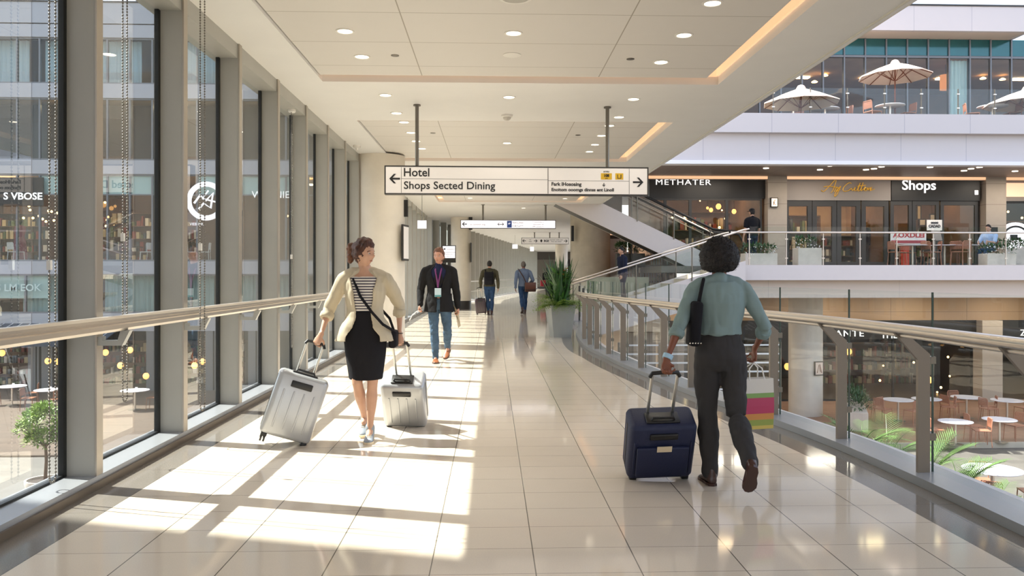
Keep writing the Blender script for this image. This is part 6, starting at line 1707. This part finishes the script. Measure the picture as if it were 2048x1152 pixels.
b = MB(); b.chain([f.J['wr',1].lerp(f.J['el',1], .02), f.J['wr',1].lerp(f.J['el',1], .14)], [.033,.034], n=20, ball=False); b.build('pale_blue_wristband', mat('pale blue band','#9fc0d4',.4), root, 50)
f.shoe(root, 1, 3, 0, MT['leather_d'], MT['leather_d'], .26, .045); f.shoe(root, -1, -6, 52, MT['leather_d'], MT['leather_d'], .26, .045)
suitcase(tuple(atz(1311, 950, 0)), gN, (0,-1,0), .455, .46, .24, MT['navycase'], MT['pole_s'], 'navy blue soft suitcase pulled by the woman in the teal shirt', gripw=.17, soft=True)
# her shopping bag
wr = f.J['wr',-1]; M180 = Matrix.Rotation(R(180), 3, 'Z'); bp = M180 @ (wr + V((0,-.02,-.095))) + V((TXX, TYY, 0))
o = empty('shopping_bag', tuple(bp), R(14), label='striped pink, green and white paper shopping bag held by the teal shirt woman', cat='shopping bag')
m, nt, out = nodes('striped paper'); bs = bsdf(nt, out, (1,1,1,1), .5)
sep = nt.nodes.new('ShaderNodeSeparateXYZ'); nt.links.new(coords(nt), sep.inputs[0])
rp = nt.nodes.new('ShaderNodeValToRGB'); rp.color_ramp.interpolation = 'CONSTANT'
els = [(0,'#b5a58e'),(.12,'#c9b25c'),(.22,'#8f9c4c'),(.32,'#c98a4a'),(.42,'#b23a5e'),(.68,'#7fa05a'),(.76,'#d6d0c6')]
while len(rp.color_ramp.elements) < len(els): rp.color_ramp.elements.new(.5)
for e, (p_, c_) in zip(rp.color_ramp.elements, els): e.position = p_; e.color = hexc(c_)
nt.links.new(M_(nt, 'ADD', M_(nt, 'MULTIPLY', sep.outputs[2], 1/.42), 1.26), rp.inputs[0]); nt.links.new(rp.outputs[0], bs.inputs['Base Color'])
b = MB(); mk = lambda w_, d_, z: [V((-w_,-d_,z)),V((w_,-d_,z)),V((w_,d_,z)),V((-w_,d_,z))]
b.loft([mk(.125,.05,-.46), mk(.13,.055,-.3), mk(.13,.045,-.11), mk(.126,.041,-.11), mk(.126,.05,-.3), mk(.12,.046,-.455)]); b.build('bag', m, o)
for y in (-.045,.045):
    b = MB(); b.tube([(-.06,y,-.12),(-.05,y*.6,-.04),(0,y*.2,.0),(.05,y*.6,-.04),(.06,y,-.12)], .005, 6); b.build('handle', MT['plastic_w'], o)

# ================= smaller figures: simpler but whole people
def walker(loc, rz, h, label, top, bottom, hair, skin=MT['skin'], fem=False, foot=None, hand=None, elbow=None, knee=None, hood=False, shoes=MT['leather_d'], long_top=.50, hands=None, yaw=0, pitch=0, lean=(0,-.02), sitz=None, sleeve=.97, cap=False):
    root = empty('person', loc, rz, label=label, cat='person')
    f = Fig(h, fem, lean=lean, yaw=yaw, pitch=pitch, hand=hand or {}, foot=foot or {1:(.07,-.2,0), -1:(-.07,.26,.06)}, elbow=elbow or {}, knee=knee or {}, sitz=sitz, bob=.002 if sitz is None else 0)
    body(f, root, skin, hands=hands or {}, vox=.0075)
    f.face(root, hair)
    b = MB(); f.torso(b, .010, .465, .60)
    for sd in (1,-1): f.leg(b, sd, .010, flare=.008)
    fuse(b, 'trousers', .011, bottom, root, 2, .008, 9)
    b = MB(); f.torso(b, .022, long_top, .828, flare=.05)
    for sd in (1,-1): f.arm(b, sd, .018, 0, sleeve)
    b.chain([f.neck + V((0,.006,-.04)), f.neck + V((0,.008,.01))], [.070,.064])
    if hood: b.ell(f.neck + V((0,.06,-.02)), (.10,.06,.06))
    fuse(b, 'top', .010, top, root, 2, .009, 8)
    hairshape(f, root, hair, 'hair', short_hair, 28, 20, amp=.008)
    for sd in (1,-1): f.shoe(root, sd, 0, 0 if (foot or {1:(0,0,0),-1:(0,0,.06)})[sd][2] < .03 else 24, shoes, shoes, .28, .048)
    return root, f
fd = 28.6
p = atz(979, 629.5, 0)
r_, f = walker((p.x, p.y, 0), R(176), 1.93, 'man with a black backpack and olive jacket walking away with a suitcase', MT['olive'], MT['jeans_d'], MT['hair_k'], hood=True, foot={1:(.04,-.02,0), -1:(-.08,.02,.0)}, hand={1:(.31,.0,.96), -1:(-.31,0,.95)}, elbow={1:(.3,1,0), -1:(-.3,1,0)})
o = empty('backpack', tuple(V((p.x, p.y, 0)) + V((-.02,-.20,0))), label='black backpack on the back of the man in the olive jacket', cat='backpack')
b = MB(); b.rbox((0,0,1.30), (.34,.18,.46), .06); b.build('pack', MT['blackcloth'], o, 40); b = MB(); b.rbox((0,-.10,1.20), (.26,.06,.24), .025); b.build('pocket', MT['blackcloth'], o, 40)
b = MB(); b.tube([(-.12,.06,1.48),(-.13,.16,1.60),(-.13,.30,1.56)], .02, 6); b.tube([(.12,.06,1.48),(.13,.16,1.60),(.13,.30,1.56)], .02, 6); b.build('shoulder_strap', MT['blackcloth'], o)
g_ = V((p.x-.37, p.y-.12, .96)); suitcase(tuple(atz(963, 629.5, 0)), g_, (0,-1,0), .38, .52, .24, MT['maroon'], MT['pole_s'], 'dark maroon suitcase behind the man with the backpack')
p = atz(1047, 627.5, 0)
r_, f = walker((p.x, p.y, 0), R(186), 1.92, 'man in a blue grey shirt walking away with a brown messenger bag', MT['bluegrey'], MT['jeans_d'], MT['hair_g'], skin=MT['skin_d'], foot={1:(.10,.40,.10), -1:(-.06,-.05,0)}, hand={1:(.30,.05,.95), -1:(-.28,-.2,1.15)}, elbow={1:(.3,1,0), -1:(-.3,1,0)}, long_top=.52)
o = empty('messenger_bag', (p.x+.24, p.y-.16, 0), R(6), label='brown leather messenger bag hanging at the hip of the man in blue grey', cat='bag')
b = MB(); b.rbox((0,0,.98), (.42,.13,.34), .04); b.build('bag', MT['leather_d'], o, 40); b = MB(); b.rbox((0,-.075,1.03), (.40,.02,.24), .008); b.build('flap', mat('brown leather','#5d3425',.45), o, 40)
b = MB(); b.tube([(-.15,-.02,1.12),(-.25,.02,1.35),(-.42,.04,1.62),(-.42,.2,1.64)], .018, 6); b.build('strap', MT['leather_d'], o)
p = at(1094, 575, 46)
walker((p.x, p.y, 0), R(150), 1.85, 'tiny distant person in black with something red, beside the planter', MT['blackcloth'], MT['char'], MT['hair_k'], skin=MT['skin_d'], hands={})
b = MB(); b.rbox((p.x-.25, p.y-.3, .95), (.3,.15,.35), .04); tag(b.build('red_bag', mat('red bag','#b3293a',.5), None, 40), 'small red bag carried by the tiny distant person', 'bag')
# man on the stair
p = onY(1246, 600, 25.0); t_ = (p.x-SX0)/(SX1-SX0); zs = (int((p.x-SX0)/tread)+1)*rise
r_, f = walker((p.x, 25.0, zs), R(-70), 1.72, 'man in a navy suit walking down the white staircase', MT['navysuit'], MT['navysuit'], MT['hair_k'], foot={1:(.06,-.06,0), -1:(-.06,.10,.0)}, pitch=8, lean=(0,-.06), hand={1:(.24,-.2,.85), -1:(-.26,.05,.8)}, long_top=.49)
# man in a black t-shirt at the escalator foot
p = onY(1505, 500, 26.2)
r_, f = walker((p.x, p.y, 1.725), R(200), 1.9, 'man in a black t-shirt and cap standing at the foot of the escalator', MT['blackcloth'], MT['navysuit'], MT['hair_k'], skin=MT['skin'], foot={1:(.08,0,0), -1:(-.08,.03,0)}, hand={1:(.28,-.12,.88), -1:(-.36,-.2,.95)}, sleeve=.32)
b = MB(); c = f.head; b.lathe([(.088,0),(.092,.04),(.075,.09),(.02,.11)], tuple(c + V((0,.008,.04))), 20); b.prism([(-.07,0),(-.06,-.1),(0,-.12),(.06,-.1),(.07,0)], c + V((0,-.07,.05)), (1,0,0), (0,1,0), (0,0,.01)); q = b.build('cap', MT['blackcloth'], r_, 50)
# seated man in light blue
sx, sy = SEAT
r_, f = walker((sx, sy, 1.725), R(-62), 1.74, 'man in a light blue shirt sitting at a terrace table, looking left', MT['lblue'], MT['jeans_d'], MT['hair_k'], foot={1:(.10,-.48,0), -1:(-.10,-.44,0)}, hand={1:(.14,-.42,.80), -1:(-.14,-.42,.80)}, sitz=.54, knee={1:(0,-1,.6), -1:(0,-1,.6)}, elbow={1:(.5,.6,-.5), -1:(-.5,.6,-.5)}, pitch=14, lean=(0,-.10), sleeve=.4, long_top=.49)
# two distant figures inside the shops
for (px, Y, z, rz, h_, top, lab) in ((1572,30.2,1.77,200,1.7,MT['blackcloth'],'shop assistant in black inside the script sign shop, left'),(1728,30.0,1.77,150,1.7,MT['navysuit'],'shop assistant in navy inside the script sign shop, right')):
    walker((bx(px,Y), Y, z), R(rz), h_, lab, top, MT['char'], MT['hair_k'], foot={1:(.08,0,0), -1:(-.08,.0,0)})
SKY_STR = .5; SUN_STR = 10; EXPO = .72
# ================================================================== LIGHT AND CAMERA
w = bpy.data.worlds.new('World'); scene.world = w; w.use_nodes = True
nt = w.node_tree; nt.nodes.clear()
out = nt.nodes.new('ShaderNodeOutputWorld'); bg = nt.nodes.new('ShaderNodeBackground')
sky = nt.nodes.new('ShaderNodeTexSky'); sky.sky_type = 'NISHITA'; sky.sun_disc = False
sky.sun_elevation = R(50); sky.sun_rotation = R(-73); sky.air_density = 1.0; sky.dust_density = 2.0; sky.altitude = 0
mx = mixc(nt, .55, sky.outputs[0], (1.75,1.65,1.62,1))
vm = nt.nodes.new('ShaderNodeVectorMath'); vm.operation = 'MULTIPLY'; 
nt.links.new(mx, bg.inputs[0]); bg.inputs[1].default_value = SKY_STR
nt.links.new(bg.outputs[0], out.inputs[0])
sun = bpy.data.lights.new('sun', 'SUN'); sun.energy = SUN_STR; sun.angle = R(.53); sun.color = (1.0, .955, .89)
so = bpy.data.objects.new('sun', sun); COL.objects.link(so)
d = V((1, -.30, -1.30)).normalized()
so.rotation_euler = d.to_track_quat('-Z', 'Y').to_euler(); so.location = (-20, 6, 25)
cam = bpy.data.cameras.new('camera'); co = bpy.data.objects.new('camera', cam); COL.objects.link(co)
cam.sensor_fit = 'HORIZONTAL'; cam.sensor_width = 36; cam.lens = 36*FPX/2048
cam.shift_x = -(CX-1024)/2048; cam.shift_y = -(576-CY)/2048
co.location = (0, 0, EYE); co.rotation_euler = (R(90), 0, -TH)
cam.clip_start = .05; cam.clip_end = 400
scene.camera = co
scene.view_settings.view_transform = 'Standard'; scene.view_settings.look = 'None'
scene.view_settings.gamma = 1; scene.view_settings.use_curve_mapping = False
scene.view_settings.exposure = EXPO
scene.cycles.max_bounces = 8; scene.cycles.diffuse_bounces = 5; scene.cycles.glossy_bounces = 4
scene.cycles.transparent_max_bounces = 40; scene.cycles.transmission_bounces = 4
scene.cycles.sample_clamp_indirect = 6; scene.cycles.caustics_reflective = False; scene.cycles.caustics_refractive = False
